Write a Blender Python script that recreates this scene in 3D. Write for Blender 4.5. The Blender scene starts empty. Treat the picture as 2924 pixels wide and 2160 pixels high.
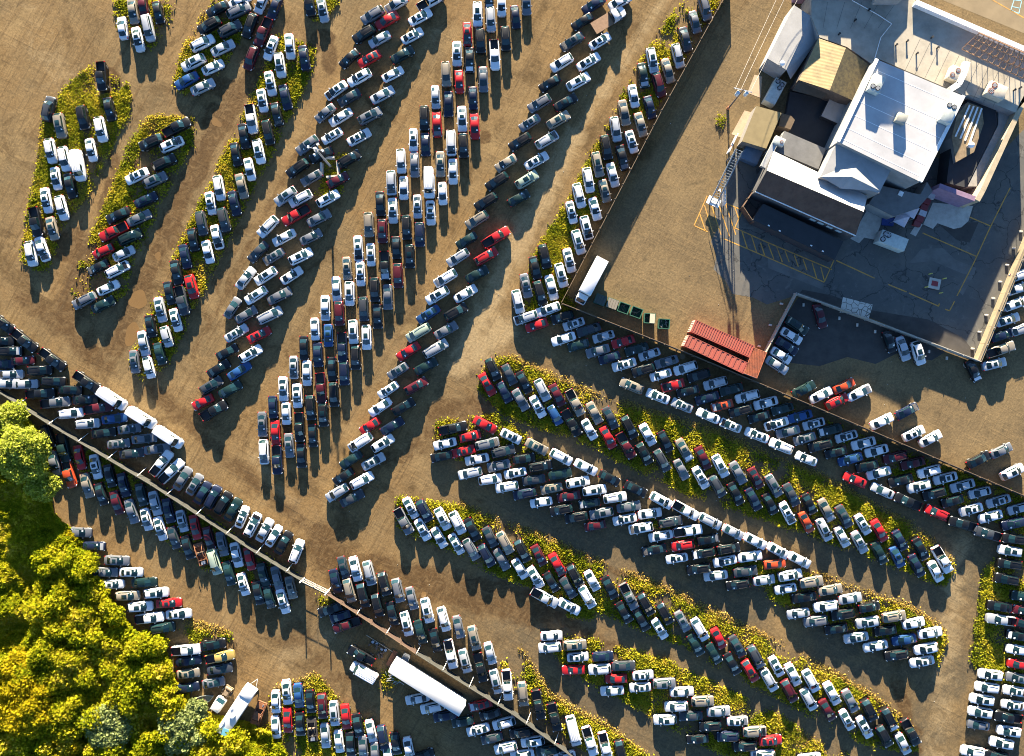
EXPOSURE = 3.05
import bpy, bmesh, math, random
import numpy as np
from mathutils import Vector, Matrix, geometry
R = math.radians
random.seed(7); RNG = np.random.default_rng(7)
sc = bpy.context.scene
COL = sc.collection
# ------------------------------------------------------------------ camera and light
H = 138.0            # height of the aircraft above the yard
K = 15.6             # photograph pixels per metre on the ground
def P(x, y, z=0.0):
    """photograph pixel -> point in the yard at height z"""
    f = (H - z) / H / K
    return Vector(((x - 1462) * f, (1080 - y) * f, z))
cam = bpy.data.cameras.new('camera'); camo = bpy.data.objects.new('camera', cam); COL.objects.link(camo)
camo.location = (0, 0, H); cam.sensor_fit = 'HORIZONTAL'; cam.sensor_width = 36
cam.lens = 36 * H / (2924 / K); cam.clip_end = 3000; cam.clip_start = 1
sc.camera = camo
SUN_EL, SUN_AZ = 11.5, 1.5       # azimuth: degrees west of north
w = bpy.data.worlds.new('World'); sc.world = w; w.use_nodes = True
nt = w.node_tree; bg = nt.nodes['Background']; sky = nt.nodes.new('ShaderNodeTexSky')
sky.sky_type = 'NISHITA'; sky.sun_disc = False; sky.sun_elevation = R(SUN_EL); sky.sun_rotation = R(-SUN_AZ)
sky.air_density = 0.85; sky.dust_density = 0.1; sky.ozone_density = 3.6
nt.links.new(sky.outputs[0], bg.inputs[0]); bg.inputs[1].default_value = 0.05
sun = bpy.data.lights.new('sun', 'SUN'); sun.energy = 5.0; sun.angle = R(0.5); sun.color = (1.0, 0.85, 0.62)
suno = bpy.data.objects.new('sun', sun); COL.objects.link(suno)
d = Vector((math.sin(R(SUN_AZ)) * math.cos(R(SUN_EL)), -math.cos(R(SUN_AZ)) * math.cos(R(SUN_EL)), -math.sin(R(SUN_EL))))
suno.rotation_euler = d.to_track_quat('-Z', 'Y').to_euler()
sc.view_settings.view_transform = 'Standard'; sc.view_settings.look = 'None'
sc.view_settings.exposure = EXPOSURE; sc.view_settings.gamma = 1.0
sc.cycles.filter_width = 1.0; sc.cycles.pixel_filter_type = 'BLACKMAN_HARRIS'; sc.cycles.max_bounces = 5; sc.cycles.transparent_max_bounces = 4

# ------------------------------------------------------------------ materials
MATS = {}
def new_mat(name):
    m = bpy.data.materials.new(name); m.use_nodes = True
    return m, m.node_tree, m.node_tree.nodes['Principled BSDF']
def mat(name, col, rough=0.7, metal=0.0, var=0.25, scale=1.2, coat=0.0, spec=0.5, dirt=None, objvar=0.0):
    """plain procedural material: base colour broken up by two noises"""
    if name in MATS: return MATS[name]
    m, t, b = new_mat(name)
    N = t.nodes; L = t.links
    tc = N.new('ShaderNodeTexCoord')
    n1 = N.new('ShaderNodeTexNoise'); n1.inputs['Scale'].default_value = scale; n1.inputs['Detail'].default_value = 6; n1.inputs['Roughness'].default_value = 0.65
    L.new(tc.outputs['Object'], n1.inputs['Vector'])
    mx = N.new('ShaderNodeMix'); mx.data_type = 'RGBA'
    c2 = dirt if dirt else tuple(max(0, c * (1 - var)) for c in col)
    mx.inputs[6].default_value = (*col, 1); mx.inputs[7].default_value = (*c2, 1)
    r = N.new('ShaderNodeMapRange'); r.inputs[1].default_value = 0.4; r.inputs[2].default_value = 0.7
    r.inputs[3].default_value = 0; r.inputs[4].default_value = 1.0 if not dirt else var
    L.new(n1.outputs[0], r.inputs[0]); L.new(r.outputs[0], mx.inputs[0])
    out = mx.outputs[2]
    if objvar:
        oi = N.new('ShaderNodeObjectInfo'); hs = N.new('ShaderNodeHueSaturation')
        rr = N.new('ShaderNodeMapRange'); rr.inputs[3].default_value = 1 - objvar; rr.inputs[4].default_value = 1 + objvar
        L.new(oi.outputs['Random'], rr.inputs[0]); L.new(rr.outputs[0], hs.inputs['Value']); L.new(out, hs.inputs['Color']); out = hs.outputs[0]
    L.new(out, b.inputs['Base Color'])
    rm = N.new('ShaderNodeMapRange'); rm.inputs[3].default_value = max(0.02, rough - 0.08); rm.inputs[4].default_value = min(1, rough + 0.12)
    L.new(n1.outputs[0], rm.inputs[0]); L.new(rm.outputs[0], b.inputs['Roughness'])
    b.inputs['Metallic'].default_value = metal; b.inputs['Specular IOR Level'].default_value = spec
    b.inputs['Coat Weight'].default_value = coat; b.inputs['Coat Roughness'].default_value = 0.08
    MATS[name] = m
    return m
CW = {'w': ('white', (0.55, 0.56, 0.58), 0.0), 'l': ('silver', (0.35, 0.37, 0.40), 0.3), 'g': ('grey', (0.125, 0.135, 0.155), 0.3),
      'd': ('dark grey', (0.034, 0.040, 0.050), 0.2), 'k': ('black', (0.0036, 0.0045, 0.0062), 0.0), 'n': ('dark blue', (0.0055, 0.011, 0.032), 0.1),
      'b': ('blue', (0.014, 0.055, 0.16), 0.1), 'r': ('red', (0.3024, 0.0086, 0.0115), 0.0), 'm': ('maroon', (0.058, 0.006, 0.011), 0.1),
      't': ('beige', (0.20, 0.178, 0.145), 0.2), 'e': ('dark green', (0.006, 0.020, 0.020), 0.1), 'a': ('pale green', (0.2448, 0.3024, 0.2448), 0.1),
      'o': ('orange red', (0.3456, 0.0432, 0.0130), 0.0), 'y': ('yellow', (0.30, 0.21, 0.06), 0.0)}
def paint(c):
    nm, col, me = CW[c]
    return mat('paint_' + nm.replace(' ', '_'), col, 0.34, me, 0.5, 0.9, coat=0.25, spec=0.3, dirt=tuple(v * 0.8 + 0.06 * q for v, q in zip(col, (0.16, 0.13, 0.10))), objvar=0.14)
def glass_mat():
    m, t, b = new_mat('car_glass')
    N = t.nodes; L = t.links
    oi = N.new('ShaderNodeObjectInfo'); r = N.new('ShaderNodeValToRGB')
    r.color_ramp.elements[0].color = (0.002, 0.008, 0.010, 1); r.color_ramp.elements[1].color = (0.008, 0.026, 0.031, 1)
    L.new(oi.outputs['Random'], r.inputs[0]); L.new(r.outputs[0], b.inputs['Base Color'])
    b.inputs['Roughness'].default_value = 0.06; b.inputs['Specular IOR Level'].default_value = 0.6
    return m
GLASS = glass_mat()
TYRE = mat('tyre_rubber', (0.012, 0.012, 0.012), 0.85, scale=6)
ALLOY = mat('alloy', (0.45, 0.46, 0.47), 0.35, 0.8, scale=4)
TRIM = mat('black_trim', (0.014, 0.014, 0.015), 0.55, scale=5)
LAMP = mat('lamp_clear', (0.55, 0.57, 0.58), 0.15, 0.1, scale=5)
TAIL = mat('lamp_red', (0.36, 0.01, 0.012), 0.2, 0.0, scale=5)
RUST = mat('rust', (0.20, 0.075, 0.03), 0.85, 0.0, 0.8, 1.5, dirt=(0.06, 0.03, 0.02))
STEEL = mat('galvanised', (0.42, 0.43, 0.44), 0.45, 0.5, scale=3)
WOOD = mat('weathered_wood', (0.16, 0.11, 0.075), 0.9, scale=3)
CONC = mat('concrete', (0.42, 0.39, 0.34), 0.9, scale=1.0)

# ------------------------------------------------------------------ mesh helpers
class MB:
    def __init__(s): s.v = []; s.f = []; s.mi = []; s.mat = 0
    def face(s, pts):
        i = len(s.v); s.v += [tuple(p) for p in pts]; s.f.append(tuple(range(i, i + len(pts)))); s.mi.append(s.mat)
    def box(s, c, size, rz=0.0, M=None):
        x, y, z = (q / 2 for q in size); i = len(s.v)
        m = M if M is not None else Matrix.Translation(Vector(c)) @ Matrix.Rotation(rz, 4, 'Z')
        for p in ((-x,-y,-z),(x,-y,-z),(x,y,-z),(-x,y,-z),(-x,-y,z),(x,-y,z),(x,y,z),(-x,y,z)): s.v.append(tuple(m @ Vector(p)))
        for f in ((0,3,2,1),(4,5,6,7),(0,1,5,4),(1,2,6,5),(2,3,7,6),(3,0,4,7)): s.f.append(tuple(i + q for q in f)); s.mi.append(s.mat)
    def bar(s, a, b, w, h=None):
        a = Vector(a); b = Vector(b); dv = b - a; h = h or w
        M = Matrix.Translation((a + b) / 2) @ dv.to_track_quat('X', 'Z').to_matrix().to_4x4()
        s.box(None, (dv.length, w, h), M=M)
    def prism(s, poly, z0, z1, top=True):
        n = len(poly); i = len(s.v)
        a = sum(poly[k][0] * poly[(k + 1) % n][1] - poly[(k + 1) % n][0] * poly[k][1] for k in range(n))
        if a < 0: poly = poly[::-1]
        zz0 = z0 if hasattr(z0, '__len__') else [z0] * n; zz1 = z1 if hasattr(z1, '__len__') else [z1] * n
        s.v += [(p[0], p[1], q) for p, q in zip(poly, zz0)] + [(p[0], p[1], q) for p, q in zip(poly, zz1)]
        for k in range(n): s.f.append((i + k, i + (k + 1) % n, i + n + (k + 1) % n, i + n + k)); s.mi.append(s.mat)
        if top: s.f.append(tuple(i + n + k for k in range(n))); s.mi.append(s.mat)
    def cyl(s, a, b, r, r2=None, n=12, cap=True):
        a = Vector(a); b = Vector(b); r2 = r if r2 is None else r2
        q = (b - a).to_track_quat('Z', 'X'); i = len(s.v)
        for c, rr in ((a, r), (b, r2)):
            for k in range(n): s.v.append(tuple(c + q @ Vector((rr * math.cos(2*math.pi*k/n), rr * math.sin(2*math.pi*k/n), 0))))
        for k in range(n): s.f.append((i + k, i + (k + 1) % n, i + n + (k + 1) % n, i + n + k)); s.mi.append(s.mat)
        if cap:
            s.f.append(tuple(i + n + k for k in range(n))); s.mi.append(s.mat); s.f.append(tuple(i + n - 1 - k for k in range(n))); s.mi.append(s.mat)
    def dome(s, c, r, hz, n=12, k=4):
        c = Vector(c); i = len(s.v)
        for j in range(k):
            t = j / k * math.pi / 2
            for q in range(n): s.v.append((c.x + r*math.cos(t)*math.cos(2*math.pi*q/n), c.y + r*math.cos(t)*math.sin(2*math.pi*q/n), c.z + hz*math.sin(t)))
        s.v.append((c.x, c.y, c.z + hz))
        for j in range(k - 1):
            for q in range(n): s.f.append((i+j*n+q, i+j*n+(q+1)%n, i+(j+1)*n+(q+1)%n, i+(j+1)*n+q)); s.mi.append(s.mat)
        for q in range(n): s.f.append((i+(k-1)*n+q, i+(k-1)*n+(q+1)%n, i+k*n)); s.mi.append(s.mat)
    def mesh(s, name, mats, smooth=None):
        me = bpy.data.meshes.new(name); me.from_pydata(s.v, [], s.f)
        for m in (mats if isinstance(mats, (list, tuple)) else [mats]): me.materials.append(m)
        me.polygons.foreach_set('material_index', s.mi)
        if smooth is not None:
            bm = bmesh.new(); bm.from_mesh(me); bmesh.ops.remove_doubles(bm, verts=bm.verts, dist=1e-4); bm.to_mesh(me); bm.free()
            me.polygons.foreach_set('use_smooth', [True] * len(me.polygons)); me.set_sharp_from_angle(angle=R(smooth))
        me.update(); return me
def link(name, me, parent=None, loc=None, rz=0.0):
    o = bpy.data.objects.new(name, me); COL.objects.link(o)
    if parent: o.parent = parent
    if loc is not None: o.location = loc
    if rz: o.rotation_euler = (0, 0, rz)
    return o
def obj(name, mb, mats, parent=None, smooth=None, loc=None, rz=0.0):
    return link(name, mb.mesh(name, mats, smooth), parent, loc, rz)
def tag(o, label, cat, group=None):
    o['label'] = label; o['category'] = cat
    if group: o['group'] = group
    return o
def thing(name, label, cat, loc=(0, 0, 0), rz=0.0, group=None):
    return tag(link(name, None, None, loc, rz), label, cat, group)
def struct(name, mb, mats, kind='structure'):
    o = obj(name, mb, mats); o['kind'] = kind; return o
def bevelled(me, width, seg=2, ang=28, smooth=40):
    o = bpy.data.objects.new('bevel_work', me); COL.objects.link(o)
    md = o.modifiers.new('b', 'BEVEL'); md.width = width; md.segments = seg; md.limit_method = 'ANGLE'; md.angle_limit = R(ang)
    dg = bpy.context.evaluated_depsgraph_get(); dg.update()
    out = bpy.data.meshes.new_from_object(o.evaluated_get(dg)); bpy.data.objects.remove(o)
    out.polygons.foreach_set('use_smooth', [True] * len(out.polygons)); out.set_sharp_from_angle(angle=R(smooth))
    return out
CAR_TEXT = """
T 0 0
A1 98: 1070,245,ws
A2 -80: 1160,100,ts 1205,345,ws*,-76
A3 -80: 1245,30,ms,98 1295,245,lm,-76
A4 -78: 1380,110,ks
B1 -80: 425,950,du,77 445,1320,wu 490,1560,ws*
B2 -79: 525,1100,tu* 565,1390,wu 612,1625,ks,-78
B3 -79: 725,1030,ku 690,1450,wv
B4 -77: 890,670,kp,-85 955,955,ks 880,1130,wu 795,1310,ws
C1 206: 1320,1245,ku 1195,1540,ws*
C2 26: 1545,1115,kp 1500,1265,wu* 1435,1420,ku 1355,1575,gu*
D1 208: 1905,80,ks 1830,225,ku 1770,380,wu,27 1690,550,wu* 1630,705,bs
D2 27: 2085,95,gu 2010,255,du 1945,420,ls 1860,590,ws 1770,760,ls
D3 250: 2185,230,ku 2195,510,mu
E1 -79: 2130,1190,ks 2060,1350,ks
E2 -79: 2195,1040,wp 2180,1480,ws
T 0 540
B1 -80: 405,100,ws* 315,290,kp 275,565,wu
B2 -76: 540,165,wu 455,345,ts* 370,525,ws,-70
C1 206: 1030,230,ks 995,375,rp 900,545,rh 855,685,ks 735,975,gu
C2 26: 1275,95,ns* 1215,255,gs 1135,420,eu 1080,565,ls 1025,705,wu 945,865,ws 900,1010,es
E1 -78: 1915,-8,wu 1840,125,ws* 1760,300,du 1685,445,ks 1615,590,ns 1540,730,ks 1480,910,ks 1400,1055,ls* 1315,1200,ks 1255,1350,ls 1175,1510,gs*,-83
E2 -75: 2110,-25,ts 2045,125,ns 1955,270,du 1895,420,ws 1815,550,ws 1675,855,ru* 1590,975,dp 1535,1145,ws* 1455,1290,lh 1395,1440,es 1300,1560,wh
F1 35: 2145,780,ls,52 2030,1040,gs,57 2065,1260,ls*,30 1985,1425,ks,28 1910,1570,ks,32
F2 32: 2150,1100,gs 2190,1440,wu* 2090,1590,bs
Q1 -38: 30,1180,ku 215,1325,kp 460,1490,kp
Q2 0: 20,1330,ku 90,1415,ku 200,1500,ms,3 350,1585,ku,2
Q3 0: 20,1530,ns 90,1620,ls
T 731 0
D2 27: -137,8,ws,28
D3 248: 50,25,ws 165,65,ns 65,285,mp 130,420,ws*
D4 -78: 465,35,ku 580,85,ls*
E1 -80: 295,405,ws,-84 210,570,wu* 125,730,ws* 55,880,ws*
E2 -77: 420,505,ns,-82 255,850,ns 180,1000,ks 105,1160,ku 25,1325,wu*
F1 212: 1020,135,gu 945,300,ku 815,515,ks,222 700,790,ws*,216 605,990,gs,220 450,1270,gu*,217 365,1470,ku,215
F2 210: 1225,35,ls 1145,180,rs 1080,345,ls 990,515,rs* 905,680,wu* 815,855,ds 740,1025,ws 665,1190,ws* 570,1355,ks,205 485,1555,gs
F3 29: 1530,10,wp 1435,150,ws* 1365,315,ws* 1280,480,es 1195,650,ws 1105,830,ls 995,1015,gu* 900,1200,ws* 815,1390,ku 715,1575,ms
G1 -88: 1935,125,wu* 1845,300,rs* 1755,470,ws* 1660,650,tu 1568,850,ls 1470,1035,ku 1375,1225,ws* 1268,1410,wu 1182,1600,lu
G2 -88: 2035,-15,ks 2050,170,lu 1960,360,ku 1865,525,ks 1775,715,rs 1680,910,ns 1580,1090,rs 1480,1265,ns 1385,1440,gs
G3 -88: 2145,40,ws 2085,480,wp 1985,695,gs 1895,860,ns 1800,1040,ws* 1705,1250,wm 1610,1435,ts* 1510,1600,wv 1290,1643,ws
H1 212: 2105,1585,ku
G4 -88: 2180,340,ku 1910,1105,rs 1812,1275,ku 1720,1500,ws
T 731 540
F1 217: 260,65,lu* 105,330,wu,225 18,551,ds,226
F2 209: 390,85,wu 350,230,rp 245,425,ws 155,590,gs*,211 85,760,wu*,214 0,930,wu*,214
F3 28: 630,85,wu* 550,255,gs 480,420,gs 390,590,wu* 310,755,wc,34 205,935,gs 120,1105,lm 28,1275,rs*
G1 -88: 1085,130,ks 985,312,tu 893,520,ws* 795,695,ts* 703,875,ws 605,1040,ws 515,1225,ws 418,1390,ks 330,1560,ls*
G2 -88: 1195,190,ws* 1105,370,mu* 1003,575,ws* 912,740,ws* 818,915,wu* 728,1090,mu 632,1280,bs* 540,1450,ns 445,1610,ws
G3 -88: 1410,155,ls* 1315,338,ku 1225,515,ks 1127,672,kp 1037,882,ku 940,1050,du 850,1250,wu* 755,1385,np 665,1575,ks
G4 -88: 1520,-25,wu 1630,40,ws 1525,208,ws* 1430,400,nu 1342,590,ku* 1240,760,mu 1150,945,gs 1060,1115,ks 965,1297,wu* 870,1475,ku 770,1610,nu
H1 212: 2010,110,ku 1930,270,tu 1840,450,es 1765,600,lu 1655,780,wu 1585,930,wu* 1505,1095,bs* 1420,1255,am 1330,1420,rs 1240,1590,gs*
H2 30: 2095,425,rp 2010,590,ru 1930,745,es 1830,915,ws 1745,1075,ku 1660,1235,gs 1570,1395,lm 1485,1550,es
T 1462 0
G4 -86: 125,20,gs 30,150,ns,-83
H1 212: 715,40,ns 615,190,ks 525,365,ds* 435,550,wu 330,730,ks 240,905,gu 155,1075,gs* 70,1240,ku -52,1426,ts
H2 31: 945,15,ws 840,180,wf 770,360,ws* 670,540,ws* 580,715,wu* 470,895,ks* 405,1050,tu* 305,1225,lu 215,1405,ws* 130,1572,au*
I1 -79: 1225,530,wu* 1145,660,es 1062,840,ws 980,985,ts 905,1130,lu 822,1290,ku 747,1440,tu* 667,1575,wu
I2 -75: 1685,75,gu 1597,195,gs 1515,345,ds 1448,490,lu 1362,620,ts 1283,745,mu 1205,940,ns 1125,1090,ts 1045,1240,ws* 965,1380,ks 880,1530,ws
T 1462 540
H2 30: 60,80,es
I1 -77: 585,58,wu 520,205,ws* 285,590,ku 203,690,ks 122,845,gs* 52,985,wu
I2 -75: 810,18,ts* 725,175,wc 650,340,wu* 580,465,wu* 500,625,ws* 430,755,wu* 345,860,ws 245,910,ku
I3 200: 315,1055,wu* 120,1125,lu 215,1190,rs
J1 198: 440,1120,ku 540,1180,ls* 670,1230,ds 800,1290,ls 970,1335,rs 1090,1400,es 1200,1445,ls 1350,1510,gs 1515,1565,wu 1630,1630,ku
J2 197: 450,1310,ws 580,1365,es 750,1415,gs 850,1475,ns 980,1535,ws* 1145,1580,ku 1300,1625,ws
T 2193 540
Y1 -32: 250,1195,eu* 205,1285,ws 165,1375,ns 115,1455,ws 78,1540,ls
Y2 -72: 455,1110,ms 1060,1335,ks 1180,1395,ls 1310,1435,wu*
W1 19: 2225,745,wu 2185,870,ws 2160,1005,wu* 2095,1145,ws* 2045,1280,ns 2030,1405,tp 1980,1530,ls*,15 1795,1590,ks,-63
W2 20: 2230,1220,lu
T 0 1080
Q1 58: 760,35,kp,-35 985,180,wv,-32 1240,345,wv,-32 1475,515,wv,-33 1410,745,wp,50 1495,815,wp,45 1595,880,gs 1700,930,gs* 1770,1005,ns 1860,1040,nu,62 1950,1090,ku 2035,1150,es,60 2115,1215,ws*,68 2208,1282,wu*,63
Q2 7: 470,28,ku,-2 615,105,ks,-4 745,190,ks,2 860,265,mp 1000,355,bs 1130,445,gs* 1260,530,gs 1370,620,gs
Q3 6: 50,50,lp,0 220,55,ls,2 355,137,kp,3 485,215,gp 620,310,wu 765,400,lu 905,480,ks 1035,575,gs* 1150,660,ds
F1 30: 1845,65,du* 1770,210,rs,208
F2 30: 2010,100,es 1870,285,kp
R1 -77: 420,510,ku,-72 555,610,ep 695,695,rs 835,775,ws* 960,855,ks 1080,935,ns* 1235,1020,es 1355,1095,ls 1470,1160,ns* 1590,1250,ls* 1705,1305,rs* 1825,1400,ms 1940,1450,gs* 2065,1545,ws 2180,1580,rs
R2 -74: 475,745,gs 605,830,op 760,940,ts 885,1015,ks 1020,1090,ms 1150,1165,gs 1280,1235,ws* 1400,1315,ws* 1520,1395,ds 1640,1480,ks 1755,1540,tx 1875,1605,am
S1 -1: 690,1350,gs 820,1470,ns
S2 -1: 1020,1595,gs*
T 0 1620
R2 -75: 2000,55,es 2125,150,ws*
S1 3: 920,45,gs,-2 980,150,ws* 1115,250,tu* 1225,345,wu* 1305,445,wp,8 1420,530,eu,6
S2 4: 1145,45,ws*,0 1260,135,es 1365,225,wu* 1475,315,rs* 1560,410,ws*
T1 7: 1625,725,wp,5 1645,820,ns 1645,930,ts* 1630,1055,ns
T2 9: 1860,680,ks 1920,785,yp,12 1920,890,ds 1865,1010,gs*
T 731 1080
G1 -87: 238,95,ws* 147,255,ns 55,405,gs*
G2 -87: 360,155,ws* 263,310,ws 170,480,rs 70,645,wu
G3 -86: 568,85,mp 478,260,ku 380,430,kp 290,590,gs* 185,715,np
G4 -86: 680,145,ku 588,320,ku* 495,505,ks 395,680,ks
H1 213: 1155,105,ws* 1085,255,ws 995,420,rs 912,560,wm 830,715,es 762,860,ks 710,1000,lu
H2 30: 1400,70,mu* 1290,250,ku* 1190,420,ns 1108,570,wu* 1025,730,ls* 925,895,wu 840,1050,ds,26
L2 -61: 2020,55,rs* 2170,125,ns
M1 12: 1720,440,kp 1870,510,rs,13 2000,410,rs,-28 2227,510,ws*,-28
M2 193: 1650,575,ws 1810,640,rs* 2020,575,gu,14 2160,640,du,15
M3 193: 1620,685,ks 1930,710,ws 2120,765,gs
M4 192: 1870,830,lu 2045,885,wu,10
N1 -62: 1350,1135,ws* 1470,1160,nu 1630,1230,wu* 1760,1265,wu 1890,1325,ks 2045,1390,ds 2175,1440,tu
N2 -61: 1290,1250,gp 1455,1325,ws* 1600,1395,wc 1750,1450,ws* 1880,1495,gu 2015,1550,nu 2145,1585,gs
Q1 60: 75,1330,ls 155,1380,ws 240,1440,ks 355,1515,wu,70
T 731 1620
R1 -76: 65,70,es 185,100,gs 305,180,ts*
R2 -76: 20,225,ks 115,265,es 235,300,ws*,-72
P1 -75: 765,5,ds* 868,18,ws 990,53,lu 1120,145,ku 1240,205,gu 1360,275,gs 1495,380,wu* 1640,455,wu 1770,525,gs 1905,620,tu* 2045,755,ls 2195,1030,wp,-84
P2 -76: 695,125,ns 815,205,tu 935,250,ku 1060,335,ku 1190,410,ks 1315,495,wu* 1435,570,es 1565,640,ks 1700,760,wp 1825,820,lu* 1960,875,kp 2095,1000,lu*
V1 199: 645,370,ks 735,430,ns 795,500,mp
V2 150: 920,770,kp 945,915,wv
V3 192: 1410,1150,ws 1540,1225,wu 1650,1300,ns 1805,1350,es
V4 195: 1960,1205,rs* 2045,1285,ks 1940,1420,ws* 2165,1360,wu 2060,1495,ds 2180,1575,wu
U1 -85: 172,1180,ws,-88 270,1095,ws* 372,1125,bs 475,1175,ks 580,1215,mu* 685,1280,lu* 785,1310,rs,-82 890,1385,ks,-80 1005,1435,ws,-78 1110,1490,nu,-78 1220,1540,ks,-80 1335,1595,ws,-78
U2 -86: 172,1400,ws 275,1340,rs 385,1370,ks 490,1425,kx 605,1475,ls 725,1525,ws,-82 825,1550,ks 935,1580,gs 1040,1630,gs 1150,1655,ws
U3 30: 1460,1645,ks,20
O9 70: 20,1280,ox
T 731 540
L1 -63: 2070,1575,ku
T 1462 1080
L1 -62: -25,-30,ds 105,38,ks 265,105,lu 395,150,ms 550,215,tp 720,305,ts 860,350,ds 1025,430,ku 1185,495,ws 1340,555,ks 1505,630,ts* 1670,700,ms 1820,770,wu* 1975,830,gs 2130,875,ms*
L2 -61: 75,190,gs 225,250,ws* 375,325,bh 520,390,kp 675,450,ws 840,520,rs 995,590,mp 1155,660,ku* 1310,720,du 1480,800,gs 1650,870,ws* 1795,945,du 1955,1010,ks 2110,1060,ns
J1 195: 1775,45,lu 1915,100,es 2055,160,wu 2217,218,ws
J2 195: 1405,65,rs 1535,115,ks 1705,175,ns 1835,240,os* 1995,285,ku 2155,340,ks
J3 157: 1045,70,tu* 1275,160,ws* 1485,240,ls* 1715,330,ws 1910,415,ws* 2140,500,ws*
M1 -28: 215,600,ts* 430,690,wu 645,780,ws 850,875,ks 1080,970,ks 1305,1070,wu* 1515,1155,wp 1730,1250,lu 1930,1345,ls 2125,1425,ws
M2 10: 105,705,ks 250,770,ku 420,840,es 575,910,wu* 720,980,wu* 900,1045,wu 1020,1125,gs 1205,1185,ws 1385,1255,du 1535,1335,wp 1715,1410,ks 1890,1490,ku 2080,1560,ws
M3 191: 28,830,ws* 190,890,ds 345,965,ts* 495,1035,ms 675,1095,es 780,1180,gu* 985,1235,ws* 1125,1310,wu* 1300,1380,ws 1490,1460,ru 1670,1530,ku 1860,1600,ws*
M4 191: -45,950,wu 110,1010,nu 255,1085,ws 430,1150,ku 560,1215,ku 725,1290,ms 1240,1500,ks 1440,1575,ws*
N1 -62: 90,1510,ku 235,1550,ms* 395,1630,rs
T 1462 1620
N1 -61: 550,75,ku 700,120,ws 855,180,ks 1020,255,gp* 1170,325,ku 1335,405,ku 1490,475,gs* 1640,545,wu 1805,625,rs 1970,695,ds* 2130,785,du
N2 -59: 70,15,ws 205,90,ws* 345,130,ks 490,180,ds 655,260,wu 980,395,ks 1130,460,ks 1290,540,ws* 1605,680,es 1765,755,es 1925,845,ks 2080,905,ru*
N3 -28: 285,265,lp 500,345,ws*
M3 189: 1630,15,ku
M4 189: 1780,75,ws 1970,150,ku
O1 4: 345,600,ws 550,680,tu* 795,780,ns 975,865,ds 1145,945,ws* 1330,1015,gu* 1485,1090,ws 1665,1170,tu 1805,1260,ls 1970,1345,ws* 2120,1435,tu
O2 184: 330,700,wu 575,785,ws*,4 765,890,wu 1120,1050,ws* 1435,1215,wu 1560,1300,ds 1730,1385,ku 1885,1475,nu 2035,1560,ku
O3 183: 535,900,rc 910,975,rs 875,1080,ws 1335,1330,wu* 1620,1500,ks
P1 -77: 95,1110,tu,-82 230,1200,kp 370,1310,kp 535,1430,wv,-75 680,1520,wp,-73 815,1570,wp 950,1620,ku
V4 190: 80,1440,ku 180,1520,wu* 310,1595,eu 90,1640,ws 460,1650,ws
T 1462 1620
M3 8: 2040,40,ds 2203,115,ls
T 2193 1080
Z1 27: 315,100,es* 465,150,ws 665,70,os 800,130,ws 600,205,ru* 995,380,ws 1215,290,ns 1275,485,ws* 1420,530,ws 2040,635,gs 1840,715,ks 2135,820,wu*
J1 196: 125,270,es 280,335,bs 400,400,ls* 540,455,es 685,510,ls* 835,570,ws 950,635,ws 1110,690,mu 1265,745,ms 1410,815,wu 1550,875,ws* 1700,940,ls 1850,1000,ls 2015,1075,ls* 2190,1140,ls
J2 196: 75,400,ws* 175,470,gs 320,530,gs* 455,590,ku 590,650,ks 720,710,bs 865,770,ks 970,830,ws 1160,895,ks 1320,945,wu* 1450,1010,ku 1610,1075,ks 1775,1150,ws* 1945,1210,ws 2140,1270,nu*
J3 156: 115,595,wu 335,705,ws 760,890,rs 1000,985,ls 1220,1080,kp 1470,1175,ru 1700,1275,kp,163 1915,1360,dp,165
X1 172: 2150,1405,ku 2115,1510,wu* 2110,1625,ku
L1 -61: 50,940,gu* 205,1020,ds 360,1100,ks 510,1155,ts 665,1210,ds* 830,1280,ws* 975,1335,rs 1155,1420,ns 1335,1495,ks 1520,1585,wp
L2 -62: 20,1100,ks 170,1180,ws* 335,1260,os 490,1325,lu* 650,1390,ws 800,1435,ls* 975,1530,es 1130,1565,bs* 1300,1640,ns 1465,1690,ws
M1 -28: 90,1510,ws* 275,1590,ws
M2 8: 60,1625,os
T 2193 1620
M2 11: 195,70,wu* 380,130,tu 545,200,ts 720,275,ls 885,350,ks 1100,430,tu 1275,490,ws 1420,575,ws
M3 190: 155,190,ws 315,265,ks 505,340,wu 650,410,ku 870,480,lu* 1025,555,ks 1190,635,bs 1380,710,wu*
M4 190: 265,405,ls 415,470,gu 595,540,ks 770,615,ls* 940,690,ws 1120,765,ku 1345,825,ws*
N1 -62: 75,870,ws* 220,940,ws 375,995,wu 560,1105,ws 720,1170,gs 885,1250,ku 1060,1330,ku 1245,1440,kp
N2 -61: 10,988,lu 185,1080,mu 355,1155,lu 520,1250,ms 690,1335,ws* 845,1400,ws* 1015,1475,ku 1180,1545,ls
O1 5: 22,1515,rs* -43,1640,wu,184 365,1670,ws
X1 172: 2085,105,ku 2025,345,ks 2035,460,lp 2180,600,ks 2190,725,ws 2190,850,rs 1945,940,wu* 1915,1050,wu 1870,1155,wu* 1855,1265,wu* 1840,1380,gs 1790,1610,wu
X2 171: 2235,260,es 2235,380,ms 2235,490,ms 2180,970,gs* 2165,1085,ws* 2140,1205,ws* 2095,1310,kp 2105,1430,wu* 2040,1535,wu* 1995,1650,ku
"""
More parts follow.
